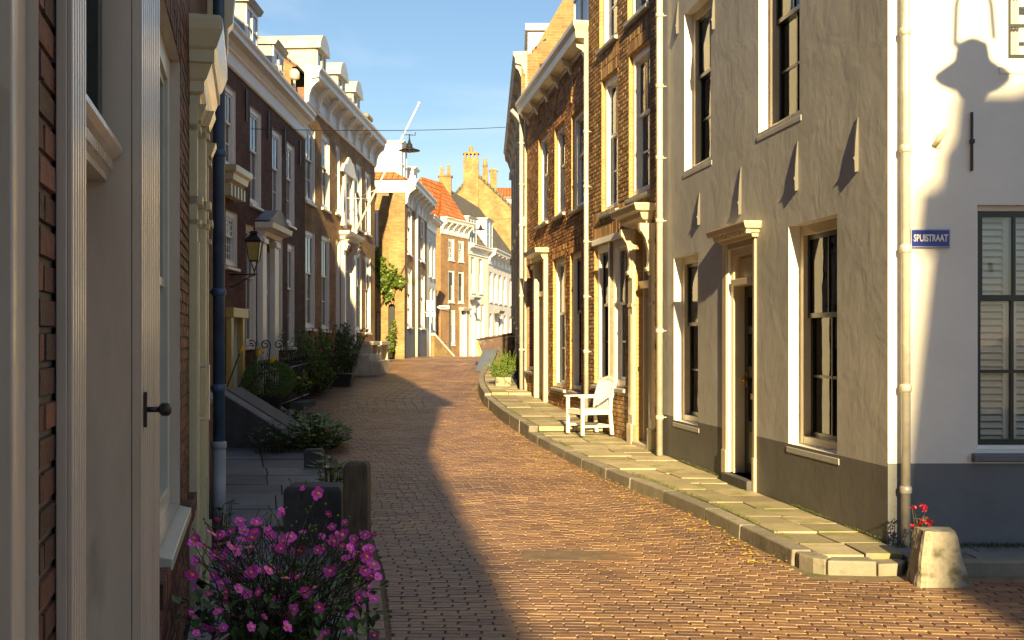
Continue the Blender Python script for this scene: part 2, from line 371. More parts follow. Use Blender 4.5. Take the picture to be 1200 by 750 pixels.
        mats = [s.wall, s.reveal, s.body, s.plinth[1] if s.plinth else s.wall, 'interior_dark', s.bricks[0] if s.bricks else s.wall]
        return mb.build('wall', mats, s.root)
    def one_brick(s, mb, a, b, z0, z1):
        d = R(-.001, .0025); j = lambda: R(-.0015, .0015); c = .003; e = -.009
        f = [(a+j(),z0+j()),(b+j(),z0+j()),(b+j(),z1+j()),(a+j(),z1+j())]
        t = [R(-.0007,.0007) for _ in range(4)]; r = random.random()
        back = [s.P(u,z,e) for u, z in f]
        cu, cz = (a+b)/2, (z0+z1)/2
        fr = [s.P(u+(c if u < cu else -c), z+(c if z < cz else -c), d+tt) for (u, z), tt in zip(f, t)]
        base = len(mb.v); mb.v += back+fr
        for q in ((4,5,6,7),(0,1,5,4),(1,2,6,5),(2,3,7,6),(3,0,4,7)):
            mb.f.append(tuple(base+i for i in q)); mb.m.append(5); mb.r.append(r); mb.sm.append(False)
    # -------- window
    def rect(s, pa, pb, yt, yb, d=0):
        ua, ub = s.U(pa, d), s.U(pb, d); return min(ua, ub), max(ua, ub), s.Z(ua, yb, d), s.Z(ua, yt, d)
    def window(s, u0, u1, z0, z1, r=.10, fw=.07, frame='paint_white', sash='paint_dark', glass='glass_dark', rail=.58, vm=1, hm=1, um=0, sillm='lead_grey', curtain=False, shutter=False, hole=True, rm=1, label=None, sill=True, sr=0, sp=.055):
        clear = glass == 'glass_clear'
        if hole: s.hole(u0, u1, z0, z1, r, rm, clear)
        m = MB(); a, b = -r-.10-sr, -r
        s.box(m, u0, u0+fw, z0, z1, a, b); s.box(m, u1-fw, u1, z0, z1, a, b)
        s.box(m, u0+fw, u1-fw, z1-fw*1.1, z1, a, b-.002); s.box(m, u0+fw, u1-fw, z0, z0+fw*.9, a, b-.002)
        w = m.build('window', frame, s.root, .004)
        if label: w['label'] = label
        x0, x1, y0, y1 = u0+fw, u1-fw, z0+fw*.9, z1-fw*1.1; zr = y0+(y1-y0)*rail; sw = .042
        r0 = r; r = r+sr; m = MB()
        for (q0, q1, da, db) in ((y0, zr+.02, -r-.085, -r-.05), (zr-.02, y1, -r-.05, -r-.02)):
            s.box(m, x0, x0+sw, q0, q1, da, db); s.box(m, x1-sw, x1, q0, q1, da, db)
            s.box(m, x0+sw, x1-sw, q1-sw, q1, da, db-.001); s.box(m, x0+sw, x1-sw, q0, q0+sw, da, db-.001)
        for k in range(vm):
            c = x0+(x1-x0)*(k+1)/(vm+1)
            s.box(m, c-.012, c+.012, y0+sw, zr-sw+.02, -r-.08, -r-.055); s.box(m, c-.012, c+.012, zr+sw-.02, y1-sw, -r-.045, -r-.022)
        for k in range(hm):
            c = y0+(zr-y0)*(k+1)/(hm+1); s.box(m, x0+sw, x1-sw, c-.012, c+.012, -r-.078, -r-.057)
        for k in range(um):
            c = zr+(y1-zr)*(k+1)/(um+1); s.box(m, x0+sw, x1-sw, c-.012, c+.012, -r-.043, -r-.024)
        m.build('sash', sash, w)
        m = MB(); s.box(m, x0+.01, x1-.01, y0+.01, zr, -r-.072, -r-.068); s.box(m, x0+.01, x1-.01, zr, y1-.01, -r-.037, -r-.033)
        m.build('pane', glass, w)
        if sill:
            m = MB(); s.prof(m, u0-.04, u1+.04, [(-r0+.004,z0-.005),(sp,z0-.03),(sp,z0-.075),(.002,z0-.085),(-r0+.004,z0-.085)]); m.build('sill', sillm, w, .004)
        if curtain:
            for k, (p, q) in enumerate(((x0+.03, x0+(x1-x0)*.34), (x1-(x1-x0)*.34, x1-.03))):
                m = MB(); n = 16; pts = [(p+(q-p)*i/n, -r-.115+.016*math.sin(i*1.9)) for i in range(n+1)]
                m.loft([[s.P(u, y0, d) for u, d in pts], [s.P(u, y1, d) for u, d in pts]], 0, False, False, True); m.build('curtain', 'curtain', w)
        if shutter:
            m = MB(); z = y0+.02; mid = (x0+x1)/2
            for p, q in ((x0+.02, mid-.01), (mid+.01, x1-.02)):
                s.box(m, p, p+.04, y0, y1, -r-.135, -r-.097); s.box(m, q-.04, q, y0, y1, -r-.135, -r-.097); z = y0+.02
                while z < y1-.03:
                    m.hexa([s.P(p+.04,z,-r-.10), s.P(q-.04,z,-r-.10), s.P(q-.04,z+.032,-r-.13), s.P(p+.04,z+.032,-r-.13), s.P(p+.04,z+.006,-r-.10), s.P(q-.04,z+.006,-r-.10), s.P(q-.04,z+.038,-r-.13), s.P(p+.04,z+.038,-r-.13)])
                    z += .052
            m.build('louvred_shutter', 'shutter_white', w)
        return w
    def roof(s, ze, zr, depth=None, over=.0, m='tile_slate', u0=0, u1=None, gable=None, ridge=.5):
        depth = depth or s.depth; u1 = s.L if u1 is None else u1; mb = MB(); h = depth*ridge; t = .06
        mb.hexa([s.P(u0,ze,over), s.P(u1,ze,over), s.P(u1,zr,-h), s.P(u0,zr,-h), s.P(u0,ze+t,over), s.P(u1,ze+t,over), s.P(u1,zr+t,-h), s.P(u0,zr+t,-h)])
        mb.hexa([s.P(u0,zr,-h), s.P(u1,zr,-h), s.P(u1,ze,-depth), s.P(u0,ze,-depth), s.P(u0,zr+t,-h), s.P(u1,zr+t,-h), s.P(u1,ze+t,-depth), s.P(u0,ze+t,-depth)])
        for uu in (u0+.02, u1-.02): mb.quad([s.P(uu,ze,over-.02), s.P(uu,zr,-h), s.P(uu,ze,-depth+.02)], 1)
        s.rf = mb.build('roof', [m, gable or s.body], s.root); return s.rf

def pipe(name, pts, rad, m, parent, collars=(), nrm=None, clips=True):
    mb = MB(); mb.tube(pts, rad, 14)
    for z in collars:
        x, y = pts[0][0], pts[0][1]
        mb.lathe((x, y, z), [(rad*1.02,-.03),(rad*1.28,-.02),(rad*1.28,.02),(rad*1.02,.03)], 14)
        if clips and nrm: 
            mb.tube([(x, y, z), (x-nrm[0]*rad*2.2, y-nrm[1]*rad*2.2, z)], rad*.22, 6)
    return mb.build(name, m, parent)

# =================================================================== SETTING
def sheet(name, xs, ys, zf, m):
    mb = MB()
    for a, b in zip(ys, ys[1:]):
        for c, d in zip(xs, xs[1:]): mb.quad([(c,a,zf(c,a)),(d,a,zf(d,a)),(d,b,zf(d,b)),(c,b,zf(c,b))])
    return mb.build(name, m)
ys = [-600,-100,-40,-10]+[i*1.0 for i in range(-6, 80)]+[90,120,200,600,3000]
struct(sheet('ground', [-3000,-300,-40,-10,-2,4,12,40,300,3000], ys, lambda x, y: g(y)-.035, 'ground'))

def kx(y):   # outer line of the right kerb
    K = [(7.0,2.10),(7.6,2.05),(10.3,1.64),(11.5,1.34),(13.5,.88),(16.8,.26),(20,-.22),(23,-.57),(26,-.80),(28,-.86),(31,-.80),(40,-.4),(60,1.5),(90,5)]
    if y <= K[0][0]: return K[0][1]
    for a, b in zip(K, K[1:]):
        if y <= b[0]: return a[1]+(b[1]-a[1])*(y-a[0])/(b[0]-a[0])
    return K[-1][1]
def lx(y):   # left line of the road bricks
    K = [(-10,-.35),(0,-.35),(4,-.45),(5.94,-.66),(7.5,-.88),(9.04,-1.17),(12,-1.75),(14,-2.25),(18,-3.4),(21,-4.15),(24,-4.6),(28,-4.45),(34,-4.2),(38,-3.75),(48,-3.4),(56,-3.3),(60,-2.4),(74,.2),(90,3)]
    for a, b in zip(K, K[1:]):
        if y <= b[0]: return a[1]+(b[1]-a[1])*(y-a[0])/(b[0]-a[0])
    return K[-1][1]
# road: every clinker modelled
def clinkers():
    mb = MB(); y = -2.0; k = 0
    while y < 62:
        rh = .066 if y < 22 else (.15 if y < 40 else .4); bl = .2 if y < 22 else (.4 if y < 40 else .8)
        xr = kx(y)-.02 if y > 7.55 else (5.5 if y > 3 else 4.0)
        xl = lx(y)
        x = xl+(-(k % 2)*bl/2)+R(-.02,.02); ang = -.055
        while x < xr:
            a, b = max(x, xl), min(x+bl-.008*bl/.2, xr)
            if b-a > .04:
                yy = lambda X: y+(X-.5)*ang+.05*math.sin(X*.9+y*.2)
                e = .003 if y < 22 else .004; r = random.random()
                ht = R(0,.0018); t1 = R(-.0012,.0012); t2 = R(-.0006,.0006); dip = .012*noise.noise(Vector((a*.8, y*.5, 0))); ht += dip
                y0a, y0b = yy(a)+R(-.002,.002), yy(b)+R(-.002,.002); h = rh-.0028
                low = -.03
                P = [(a,y0a),(b,y0b),(b,y0b+h),(a,y0a+h)]
                bot = [(p[0],p[1],g(p[1])+low) for p in P]
                mid = [(p[0],p[1],g(p[1])-.007+dip) for p in P]
                c = .0035
                top = [(a+c,y0a+c,g(y0a)+ht+t1+t2),(b-c,y0b+c,g(y0b)+ht-t1+t2),(b-c,y0b+h-c,g(y0b+h)+ht-t1-t2),(a+c,y0a+h-c,g(y0a+h)+ht+t1-t2)]
                s0 = len(mb.v); mb.v += mid+top
                for q in ((4,5,6,7),(0,1,5,4),(1,2,6,5),(2,3,7,6),(3,0,4,7)):
                    mb.f.append(tuple(s0+i for i in q)); mb.m.append(0); mb.r.append(r); mb.sm.append(False)
            x += bl
        y += rh; k += 1
    return mb
struct(clinkers().build('road', 'road_brick'))
jb = [(-12+i*1.0) for i in range(0, 100)]
mb = MB()
for a, b in zip(jb, jb[1:]):
    mb.quad([(lx(a)-.05,a,g(a)-.012),(6,a,g(a)-.012),(6,b,g(b)-.012),(lx(b)-.05,b,g(b)-.012)])
struct(mb.build('road_joint_sand', 'soil_joint'))

# left gutter lines and the paved strip beside the houses
def strip_slabs(name, xl, xr, y0, y1, dz, sx, sy, m, gap=.012, jitter=.006):
    mb = MB(); y = y0
    while y < y1:
        h = sy*R(.85,1.15); h = min(h, y1-y); a, b = xl(y+h/2), xr(y+h/2); n = max(1, round((b-a)/sx))
        cuts = [0]+sorted((i+R(-.15,.15))/n for i in range(1, n))+[1]
        for p, q in zip(cuts, cuts[1:]):
            c = [(xl(y)+(xr(y)-xl(y))*p+gap/2, y+gap/2), (xl(y)+(xr(y)-xl(y))*q-gap/2, y+gap/2), (xl(y+h)+(xr(y+h)-xl(y+h))*q-gap/2, y+h-gap/2), (xl(y+h)+(xr(y+h)-xl(y+h))*p+gap/2, y+h-gap/2)]
            o = R(-jitter, jitter); tl = [R(-jitter/2, jitter/2) for _ in range(4)]
            mb.hexa([(X, Y, g(Y)+dz-.08) for X, Y in c]+[(X, Y, g(Y)+dz+o+t) for (X, Y), t in zip(c, tl)])
        y += h
    return mb.build(name, m, None, .004)
# gutter: two long rows of bricks on edge
mb = MB()
for off, w in ((-.10,.085),(-.2,.085)):
    y = 3.0
    while y < 22:
        x0, x1 = lx(y)+off, lx(y+.2)+off
        z = g(y)+R(-.004,.004)-.006
        mb.hexa([(x0,y,z-.06),(x0+w,y,z-.06),(x1+w,y+.19,z-.06),(x1,y+.19,z-.06),(x0,y,z),(x0+w,y,z),(x1+w,y+.19,z),(x1,y+.19,z)])
        y += .2
struct(mb.build('gutter', 'road_brick', None, .004))
def l1x(y): return -.37-.235*max(y, 0)
def leftwall(y):
    if y < 9.3: return l1x(y)
    if y < 15.45: return -2.53-(y-9.3)*.247
    return -5.0
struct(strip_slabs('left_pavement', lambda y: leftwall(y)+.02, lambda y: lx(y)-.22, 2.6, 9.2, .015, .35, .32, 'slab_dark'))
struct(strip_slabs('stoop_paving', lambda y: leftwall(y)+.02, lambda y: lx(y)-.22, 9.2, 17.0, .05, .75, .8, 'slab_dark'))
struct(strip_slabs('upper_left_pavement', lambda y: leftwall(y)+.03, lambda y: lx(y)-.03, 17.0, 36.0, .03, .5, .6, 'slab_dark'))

# right pavement
def rwx(y):
    if y < 14.2: return 2.785-.1427*(y-8.23)
    if y < 17.78: return 1.933-.196*(y-14.2)
    if y < 23.94: return 1.231-.147*(y-17.78)
    return .13
struct(strip_slabs('right_pavement', lambda y: kx(y)+.16, lambda y: rwx(y)-.005, 8.25, 16.9, .10, .42, .42, 'slab'))
struct(strip_slabs('right_pavement_step', lambda y: kx(y)+.16, lambda y: rwx(y)-.005, 16.9, 23.3, .19, .5, .55, 'slab'))
struct(strip_slabs('right_pavement_upper', lambda y: kx(y)+.16, lambda y: rwx(y)-.005, 23.3, 30.5, .24, .5, .6, 'slab'))
struct(strip_slabs('corner_pavement', lambda y: kx(y)+.16, lambda y: 2.75, 7.79, 8.24, .10, .3, .345, 'slab'))
struct(strip_slabs('side_pavement', lambda y: 2.76, lambda y: 9.0, 7.72, 8.22, .09, .5, .26, 'slab_dark'))
mb = MB(); y = 7.56
y = 7.95
while y < 30.4:   # kerbstones
    l = R(.8,1.1); dz = .105 if y < 16.6 else (.195 if y < 23.0 else .245)
    if y < 16.9 < y+l: l = 16.9-y
    if y < 23.3 < y+l: l = 23.3-y
    b = y+l-.012; o = R(-.006,.006)
    mb.hexa([(kx(y)+o,y,g(y)-.1),(kx(y)+.15+o,y,g(y)-.1),(kx(b)+.15+o,b,g(b)-.1),(kx(b)+o,b,g(b)-.1),(kx(y)+.01+o,y,g(y)+dz),(kx(y)+.15+o,y,g(y)+dz),(kx(b)+.15+o,b,g(b)+dz),(kx(b)+.01+o,b,g(b)+dz)])
    y += l
def slab_poly(mb, pts, z0, z1): mb.loft([[(x,y,z0) for x, y in pts],[(x,y,z1) for x, y in pts]], 0, True, True, False)
slab_poly(mb, [(2.03,7.94),(2.03,7.84),(2.09,7.70),(2.16,7.64),(2.22,7.78),(2.19,7.94)], -.1, .098)
slab_poly(mb, [(2.17,7.635),(2.50,7.60),(2.50,7.77),(2.235,7.78)], -.1, .092); slab_poly(mb, [(2.51,7.60),(2.68,7.62),(2.74,7.72),(2.72,7.79),(2.51,7.77)], -.1, .075)
x = 2.74
while x < 9: mb.box(x, x+.88, 7.58, 7.71, -.1, .095); x += .9
struct(mb.build('kerb', 'kerb', None, .012))

# =================================================================== LEFT HOUSES
HG = 'houses along the left side of the street'
# --- L1: red brick house with cream door case, right beside the camera
A = Facade((l1x(-2.5)-.0,-2.5), (l1x(6.6),6.6), 'L', 'brick_house', 'dark red brick house with beige fluted door case at the left edge, nearest the camera', 'house', zt=9.0, wall='mortar_dark', reveal='paint_beige', group=HG, bricks=('brick_dark_red', (0, 99)))
# straight wall (the line through the visible part)
A.P0 = Vector((-.37+.235*2.5*0-.0, 0)); A.P1 = Vector((l1x(6.6), 6.6)); d_ = A.P1-A.P0; A.L = d_.length; A.d = d_/A.L; A.n = Vector((A.d.y, -A.d.x))
A.root.location = (-.37, 0, A.zb); OFF[A.root.name] = (-.37, 0, A.zb)
A.bricks = ('brick_dark_red', (0, A.L))
uY = lambda F, Y: (Y-F.P0.y)/F.d.y
# doorway with window over it
du0, du1 = uY(A, 2.26), uY(A, 3.42)
A.hole(du0, du1, 0, 3.3, .5, 1)
# window at px 190-217
wu0, wu1 = uY(A, 4.45), uY(A, 5.75); wz0, wz1 = .76, 3.05
A.window(wu0, wu1, wz0, wz1, r=.05, fw=.11, frame='paint_greygreen', sash='paint_greygreen', rail=.5, hm=0, sillm='paint_greygreen')
A.arches.append((wu0-.1, wu1+.1, wz1+.02, wz1+.26))
# left-edge window frame
A.window(uY(A,.55), uY(A,1.93), .2, 3.9, r=.02, fw=.11, frame='paint_beige', sash='paint_greygreen', rail=.5, hm=0, rm=1)
A.window(uY(A,1.2), uY(A,2.4), 5.0, 7.2); A.window(uY(A,4.3), uY(A,5.5), 5.0, 7.2)
A.build_wall()
m = MB()
for k, (ya, yb) in enumerate(((2.09,2.26),(3.42,4.08))):
    ua, ub = uY(A, ya), uY(A, yb); m = MB()
    A.box(m, ua, ub, -.05, 3.45, .001, .022)
    n = 5 if k == 0 else 9; w = (ub-ua)/(2*n+1)
    for i in range(n+1): A.box(m, ua+i*2*w, ua+i*2*w+w, .25, 3.3, .02, .032)
    A.box(m, ua-.01, ub+.01, -.05, .25, .0, .045); A.box(m, ua-.01, ub+.01, 3.3, 3.45, 0, .045)
    m.build('pilaster', 'paint_beige', A.root, .003)
m = MB(); A.prof(m, du0-.35, du1+.75, [(0,3.45),(.06,3.45),(.08,3.55),(.16,3.62),(.2,3.7),(.2,3.76),(0,3.8)], 0, True); m.build('cornice', 'paint_beige', A.root)
# door deep in the recess, moulded transom, fanlight
m = MB(); A.box(m, du0, du1, .0, 2.12, -.5, -.44)
for (a, b, c, e) in ((.1,.46,.2,.9),(.54,.9,.2,.9),(.1,.46,1.0,1.95),(.54,.9,1.0,1.95)):
    w = du1-du0; A.box(m, du0+w*a, du0+w*b, c, e, -.441, -.425)
dr = m.build('door', 'paint_beige', A.root, .004)
m = MB(); A.prof(m, du0+.002, du1-.002, [(-.3,2.09),(-.07,2.09),(-.07,2.11),(-.06,2.12),(-.06,2.15),(-.04,2.165),(-.025,2.18),(-.025,2.195),(-.08,2.21),(-.3,2.21)])
u = du0+.01
while u < du1-.03: A.box(m, u, u+.02, 2.12, 2.148, -.065, -.05); u += .036
m.build('transom', 'paint_beige', A.root)
m = MB(); A.box(m, du0, du1, 2.21, 2.27, -.16, -.085); A.box(m, du0, du1, 3.22, 3.3, -.16, -.085); A.box(m, du0, du0+.05, 2.27, 3.22, -.16, -.085); A.box(m, du1-.07, du1, 2.27, 3.22, -.16, -.085); A.box(m, du0, du1, 2.84, 2.87, -.14, -.10)
fl = m.build('fanlight', 'paint_dark', A.root, .003)
m = MB(); A.box(m, du0+.04, du1-.04, 2.25, 3.24, -.13, -.125); m.build('pane', 'glass_clear', fl)
m = MB(); A.box(m, du0+.04, du1-.04, 2.25, 3.24, -.2, -.17); m.build('blind', 'curtain', fl)
# iron bell pull on the second pilaster
m = MB(); uk = A.U(168, .03); zk = zz(480, A.P(uk,0,.03)[1]); A.box(m, uk-.012, uk+.012, zk-.055, zk+.055, .032, .042)
m.tube([A.P(uk,zk,.04), A.P(uk,zk,.075)], .009, 8); m.tube([A.P(uk,zk,.075), A.P(uk,zk,.085), A.P(uk,zk,.105), A.P(uk,zk,.115)], [.009,.021,.021,.012], 12)
m.build('bell_pull', 'iron_black', A.root)
# brick plinth course
m = MB(); u = uY(A,4.1)
while u < A.L-.02: A.box(m, u+.003, u+.057, .60, .70, -.01, .045+R(-.003,.003)); u += .062
m.build('plinth_course', 'brick_dark_red', A.root, .004)
A.roof(9.0, 11.6, 7, .25, 'tile_orange', -.0)
m = MB(); A.prof(m, 0, A.L, [(0,8.7),(.15,8.75),(.3,8.95),(.3,9.05),(0,9.05)]); m.build('gutter', 'paint_shop_cream', A.root)

# --- L1b: cream shopfront + upper brick, blue downpipe
B = Facade((l1x(6.62),6.62), (l1x(9.3),9.3), 'L', 'shop_house', 'narrow house with glossy cream shopfront and moulded cornice, blue downpipe at its corner', 'house', zt=9.0, wall='brick_brown_dark', reveal='paint_shop_cream', group=HG)
B.window(.38, 1.34, .7, 2.95, r=.0, fw=.1, frame='paint_shop_cream', sash='paint_shop_cream', rail=.7, hm=0, vm=2, sillm='paint_shop_cream')
B.window(.5, 1.5, 4.9, 6.9)
B.build_wall()
for (ua, ub, dd) in ((.0,.22,.045),(.26,.36,.085),(1.35,1.5,.06)):
    m = MB(); B.box(m, ua, ub, -.05, 3.02, .0, dd); B.box(m, ua-.0, ub+.01, 0, .3, 0, dd+.02); B.box(m, ua, ub+.015, 2.42, 2.47, 0, dd+.03); B.box(m, ua, ub+.015, 2.3, 2.33, 0, dd+.02)
    B.box(m, ua, ub+.02, 2.86, 2.9, 0, dd+.02); B.prof(m, ua, ub+.03, [(0,2.93),(dd+.02,2.93),(dd+.055,3.02),(0,3.02)], 0, True)
    B.box(m, ua+.04, ub-.04, .45, 2.2, dd-.002, dd+.008) if ub-ua > .2 else None
    m.build('pilaster', 'paint_shop_cream', B.root, .004)
m = MB(); B.prof(m, -.06, 1.25, [(0,3.02),(.06,3.02),(.06,3.08),(.085,3.1),(.085,3.16),(.10,3.18),(.13,3.26),(.145,3.27),(.145,3.34),(.16,3.36),(.185,3.43),(.195,3.46),(.195,3.52),(.18,3.545),(0,3.58)], 0, True)
m.build('cornice', 'paint_shop_cream', B.root)
m = MB(); B.prof(m, B.L-.12, B.L+.06, [(0,3.92),(.1,3.92),(.12,4.0),(.17,4.03),(.17,4.2),(.21,4.25),(.23,4.5),(.25,5.2),(0,5.2)]); m.build('corner_bracket', 'paint_shop_cream', B.root, .008)
m = MB(); uh = B.U(226, .08); B.box(m, .1, .125, 1.12, 1.46, .09, .115); B.box(m, .105, .12, 1.12, 1.14, .05, .1); B.box(m, .105, .12, 1.44, 1.46, .05, .1); m.build('handle', 'chrome', B.root, .004)
B.roof(9.0, 11.4, 7, .2)
m = MB(); B.prof(m, 0, B.L, [(0,8.7),(.15,8.75),(.3,8.95),(.3,9.05),(0,9.05)]); m.build('gutter', 'paint_shop_cream', B.root)
px_, py_ = -2.262, 8.56
pp = pipe('downpipe', [(px_,py_,.75),(px_,py_,9)], .045, 'paint_blue', B.root, (1.24,3.05,1.98,4.9,6.8), (1,0,0))
m = MB(); m.tube([(px_,py_,-.05),(px_,py_,.8)], .052, 14); m.lathe((px_,py_,.8), [(.052,-.03),(.06,-.02),(.06,.02),(.046,.03)], 14); m.build('pipe_shoe', 'lead_grey', B.root)

# --- L1c: house behind the blue pipe
C_ = Facade((-2.60,9.35), (-4.08,15.42), 'L', 'corner_house', 'tall plain brick house hidden behind the blue downpipe, casting the long street shade', 'house', zt=9.3, wall='brick_brown_dark', group=HG, depth=5)
for u in (1.0, 3.6): 
    C_.window(u, u+1.0, 1.1, 2.9, sash='paint_white'); C_.window(u, u+1.0, 4.6, 6.6, sash='paint_white')
C_.build_wall(); C_.roof(9.3, 11.6, 5, .15, 'tile_slate')

# --- L2: dark brown house, white cornice
D_ = Facade((-5.0,16.6), (-4.97,26.6), 'L', 'brick_house', 'dark brown brick house with broad white cornice, two dormers greyed for shade and white door case', 'house', zt=6.75, wall='brick_brown_dark', reveal='paint_white', group=HG, depth=6.5)
WW = dict(r=.03, fw=.1, frame='paint_white', sash='paint_white', sillm='paint_white')
for pa, pb, yt, yb in ((264,276,97,193),(293,306,123,237),(319,330,149,252),(336,345,165,261)):
    D_.window(*D_.rect(pa, pb, yt, yb), **WW)
D_.window(*D_.rect(264.5,278,245,310), **dict(WW, vm=3, hm=2, um=2))
for pa, pb, yt, yb in ((288,300,262,405),(321,331,277,406),(337,345,285,406)):
    D_.window(*D_.rect(pa, pb, yt, yb), **WW)
dq = D_.rect(305,316,292,420); D_.hole(dq[0], dq[1], g(22)+.1, dq[3]-.0, .15, 1)
yq = D_.rect(268,279,372,480); D_.hole(yq[0], yq[1], g(20), yq[3], .2, 1)
D_.build_wall()
def panel_door(F, u0, u1, z0, z1, r, m, knob=True, light=0):
    mb = MB(); F.box(mb, u0, u1, z0, z1, -r-.06, -r-.02); w = u1-u0; h = z1-z0
    for (a, b, c, e) in ((.12,.46,.06,.36),(.54,.88,.06,.36),(.12,.46,.42,.94-light),(.54,.88,.42,.94-light)): F.box(mb, u0+w*a, u0+w*b, z0+h*c, z0+h*e, -r-.021, -r-.005)
    d = mb.build('door', m, F.root, .003)
    if knob:
        mb = MB(); c = F.P(u0+w*.1, z0+h*.47, -r+.02); mb.ball(c, .03, n=8); mb.build('knob', 'brass', d)
    return d
panel_door(D_, dq[0], dq[1], g(22)+.1, g(22)+2.3, .15, 'paint_dark')
m = MB(); D_.box(m, dq[0], dq[1], g(22)+2.3, g(22)+2.42, -.2, -.05); fw_ = m.build('fanlight', 'paint_white', D_.root)
m = MB(); D_.box(m, dq[0], dq[1], g(22)+2.42, dq[3], -.12, -.1); m.build('pane', 'glass_dark', fw_)
for pa, pb in ((301,305.5),(315.5,320)):
    a, b = D_.U(pa), D_.U(pb); m = MB(); D_.box(m, a, b, g(22)-.1, dq[3]+.25, 0, .12); D_.box(m, a-.03, b+.03, g(22)-.1, g(22)+.35, 0, .16); D_.box(m, a-.03, b+.03, dq[3]+.1, dq[3]+.2, 0, .16); m.build('pilaster', 'paint_white', D_.root, .008)
a, b = D_.U(300), D_.U(321.5); zt_ = dq[3]+.25
m = MB(); D_.prof(m, a-.1, b+.15, [(0,zt_),(.14,zt_),(.18,zt_+.08),(.34,zt_+.14),(.36,zt_+.24),(0,zt_+.30)], 0, True); m.build('door_hood', 'paint_white', D_.root)
m = MB(); n = 14   # curved pediment above the hood
for i in range(n):
    u_a, u_b = a-.05+(b-a+.15)*i/n, a-.05+(b-a+.15)*(i+1)/n; ha = .26*math.sin(PI*(i)/n)**1.5; hb = .26*math.sin(PI*(i+1)/n)**1.5
    m.hexa([D_.P(u_a,zt_+.28,0), D_.P(u_b,zt_+.28,0), D_.P(u_b,zt_+.28,.26), D_.P(u_a,zt_+.28,.26), D_.P(u_a,zt_+.31+ha,0), D_.P(u_b,zt_+.31+hb,0), D_.P(u_b,zt_+.31+hb,.3), D_.P(u_a,zt_+.31+ha,.3)])
m.build('pediment', 'lead_grey', D_.root)
# ochre basement door case
m = MB(); D_.box(m, yq[0]-.16, yq[0], g(20)-.1, yq[3]+.14, -.02, .09); D_.box(m, yq[1], yq[1]+.16, g(20)-.1, yq[3]+.14, -.02, .09); D_.box(m, yq[0]-.2, yq[1]+.22, yq[3]+.0, yq[3]+.17, -.02, .14)
m.build('door_case', 'paint_ochre', D_.root, .006); panel_door(D_, yq[0], yq[1], g(20), yq[3], .12, 'paint_dark')
# carved cream canopy (px 262-283, y 193-223)
m = MB(); a, b = D_.U(262), D_.U(277); z = D_.Z(a, 224)
D_.prof(m, a-.3, b, [(0,z+.0),(.08,z+.02),(.13,z+.12),(.22,z+.18),(.24,z+.28),(.29,z+.32),(.30,z+.42),(0,z+.46)], 0, True)
for i in range(5): D_.box(m, a-.25+i*(b-a+.25)/5, a-.25+i*(b-a+.25)/5+.07, z-.1, z+.1, 0, .2)
m.build('window_canopy', 'paint_shop_cream', D_.root, .006)
# cornice: white bands
zc = 6.25
def big_cornice(F, zb, zt, proj, m='paint_white', u0=-.02, u1=None, brackets=0):
    u1 = F.L+.02 if u1 is None else u1; h = zt-zb; mb = MB()
    F.prof(mb, u0, u1, [(0,zb),(.03,zb),(.05,zb+.05*h),(.03,zb+.09*h),(.03,zb+.42*h),(.07,zb+.46*h),(.07,zb+.52*h),(proj*.35,zb+.60*h),(proj*.42,zb+.68*h),(proj*.85,zb+.72*h),(proj*.87,zb+.84*h),(proj,zb+.93*h),(proj,zt),(0,zt+.02)])
    c = mb.build('cornice', m, F.root)
    for i in range(brackets):
        u = u0+.12+(u1-u0-.24)*i/(brackets-1); mb = MB()
        pr = [(.02,zb+.05*h),(.08,zb+.08*h),(.09,zb+.25*h),(.14,zb+.42*h),(proj*.6,zb+.55*h),(proj*.82,zb+.62*h),(proj*.82,zb+.72*h),(.02,zb+.72*h)]
        mb.loft([[F.P(u-.055,z,d) for d, z in pr], [F.P(u+.055,z,d) for d, z in pr]], 0, True, True, False); mb.build('bracket', m, c, .006)
    return c
uC = D_.U(356); big_cornice(D_, 6.42, 7.05, .28)
def dormer(F, u0, u1, z0, z1, d0, length, front='paint_white', side='paint_white', roofm='lead_grey', barrel=False, label=None, h=.08, vm=1, sash='paint_white'):
    mb = MB(); F.box(mb, u0, u1, z0, z1, -length, d0)
    dm = mb.build('dormer', [side], F.root, .004)
    mb = MB(); F.box(mb, u0+.05, u1-.05, z0+.05, z1-.05, d0+.001, d0+.03); 
    for k in range(vm):
        c = u0+(u1-u0)*(k+1)/(vm+1); F.box(mb, c-.03, c+.03, z0+.08, z1-.08, d0+.03, d0+.06)
    F.box(mb, u0, u0+.09, z0, z1, d0+.01, d0+.05); F.box(mb, u1-.09, u1, z0, z1, d0+.01, d0+.05); F.box(mb, u0, u1, z1-.1, z1, d0+.012, d0+.052); F.box(mb, u0, u1, z0, z0+.1, d0+.012, d0+.052)
    F.box(mb, u0+.08, u1-.08, (z0+z1)/2-.02, (z0+z1)/2+.02, d0+.03, d0+.055)
    # front: split materials
    mb2 = MB(); F.box(mb2, u0+.09, u1-.09, z0+.1, z1-.1, d0+.031, d0+.035)
    mb.build('dormer_frame', front, dm); mb2.build('pane', 'glass_dark', dm)
    mb = MB()
    if barrel:
        n = 10; arc = [(u0-.1+(u1-u0+.2)*i/n, z1+h*math.sin(PI*i/n)**.7) for i in range(n+1)]
        ring = lambda d: [F.P(u, z, d) for u, z in arc]+[F.P(u1+.1, z1-.03, d), F.P(u0-.1, z1-.03, d)]
        mb.loft([ring(-length-.5), ring(d0+.14)], 0, True, True, False)
    else:
        F.prof(mb, u0-.06, u1+.06, [(-length-.1,z1),(d0+.1,z1),(d0+.16,z1+h),(-length-.1,z1+h+.02)])
    mb.build('dormer_roof', roofm, dm)
    return dm
ro = D_.roof(7.05, 9.2, 6.5, -.1, 'tile_pale')
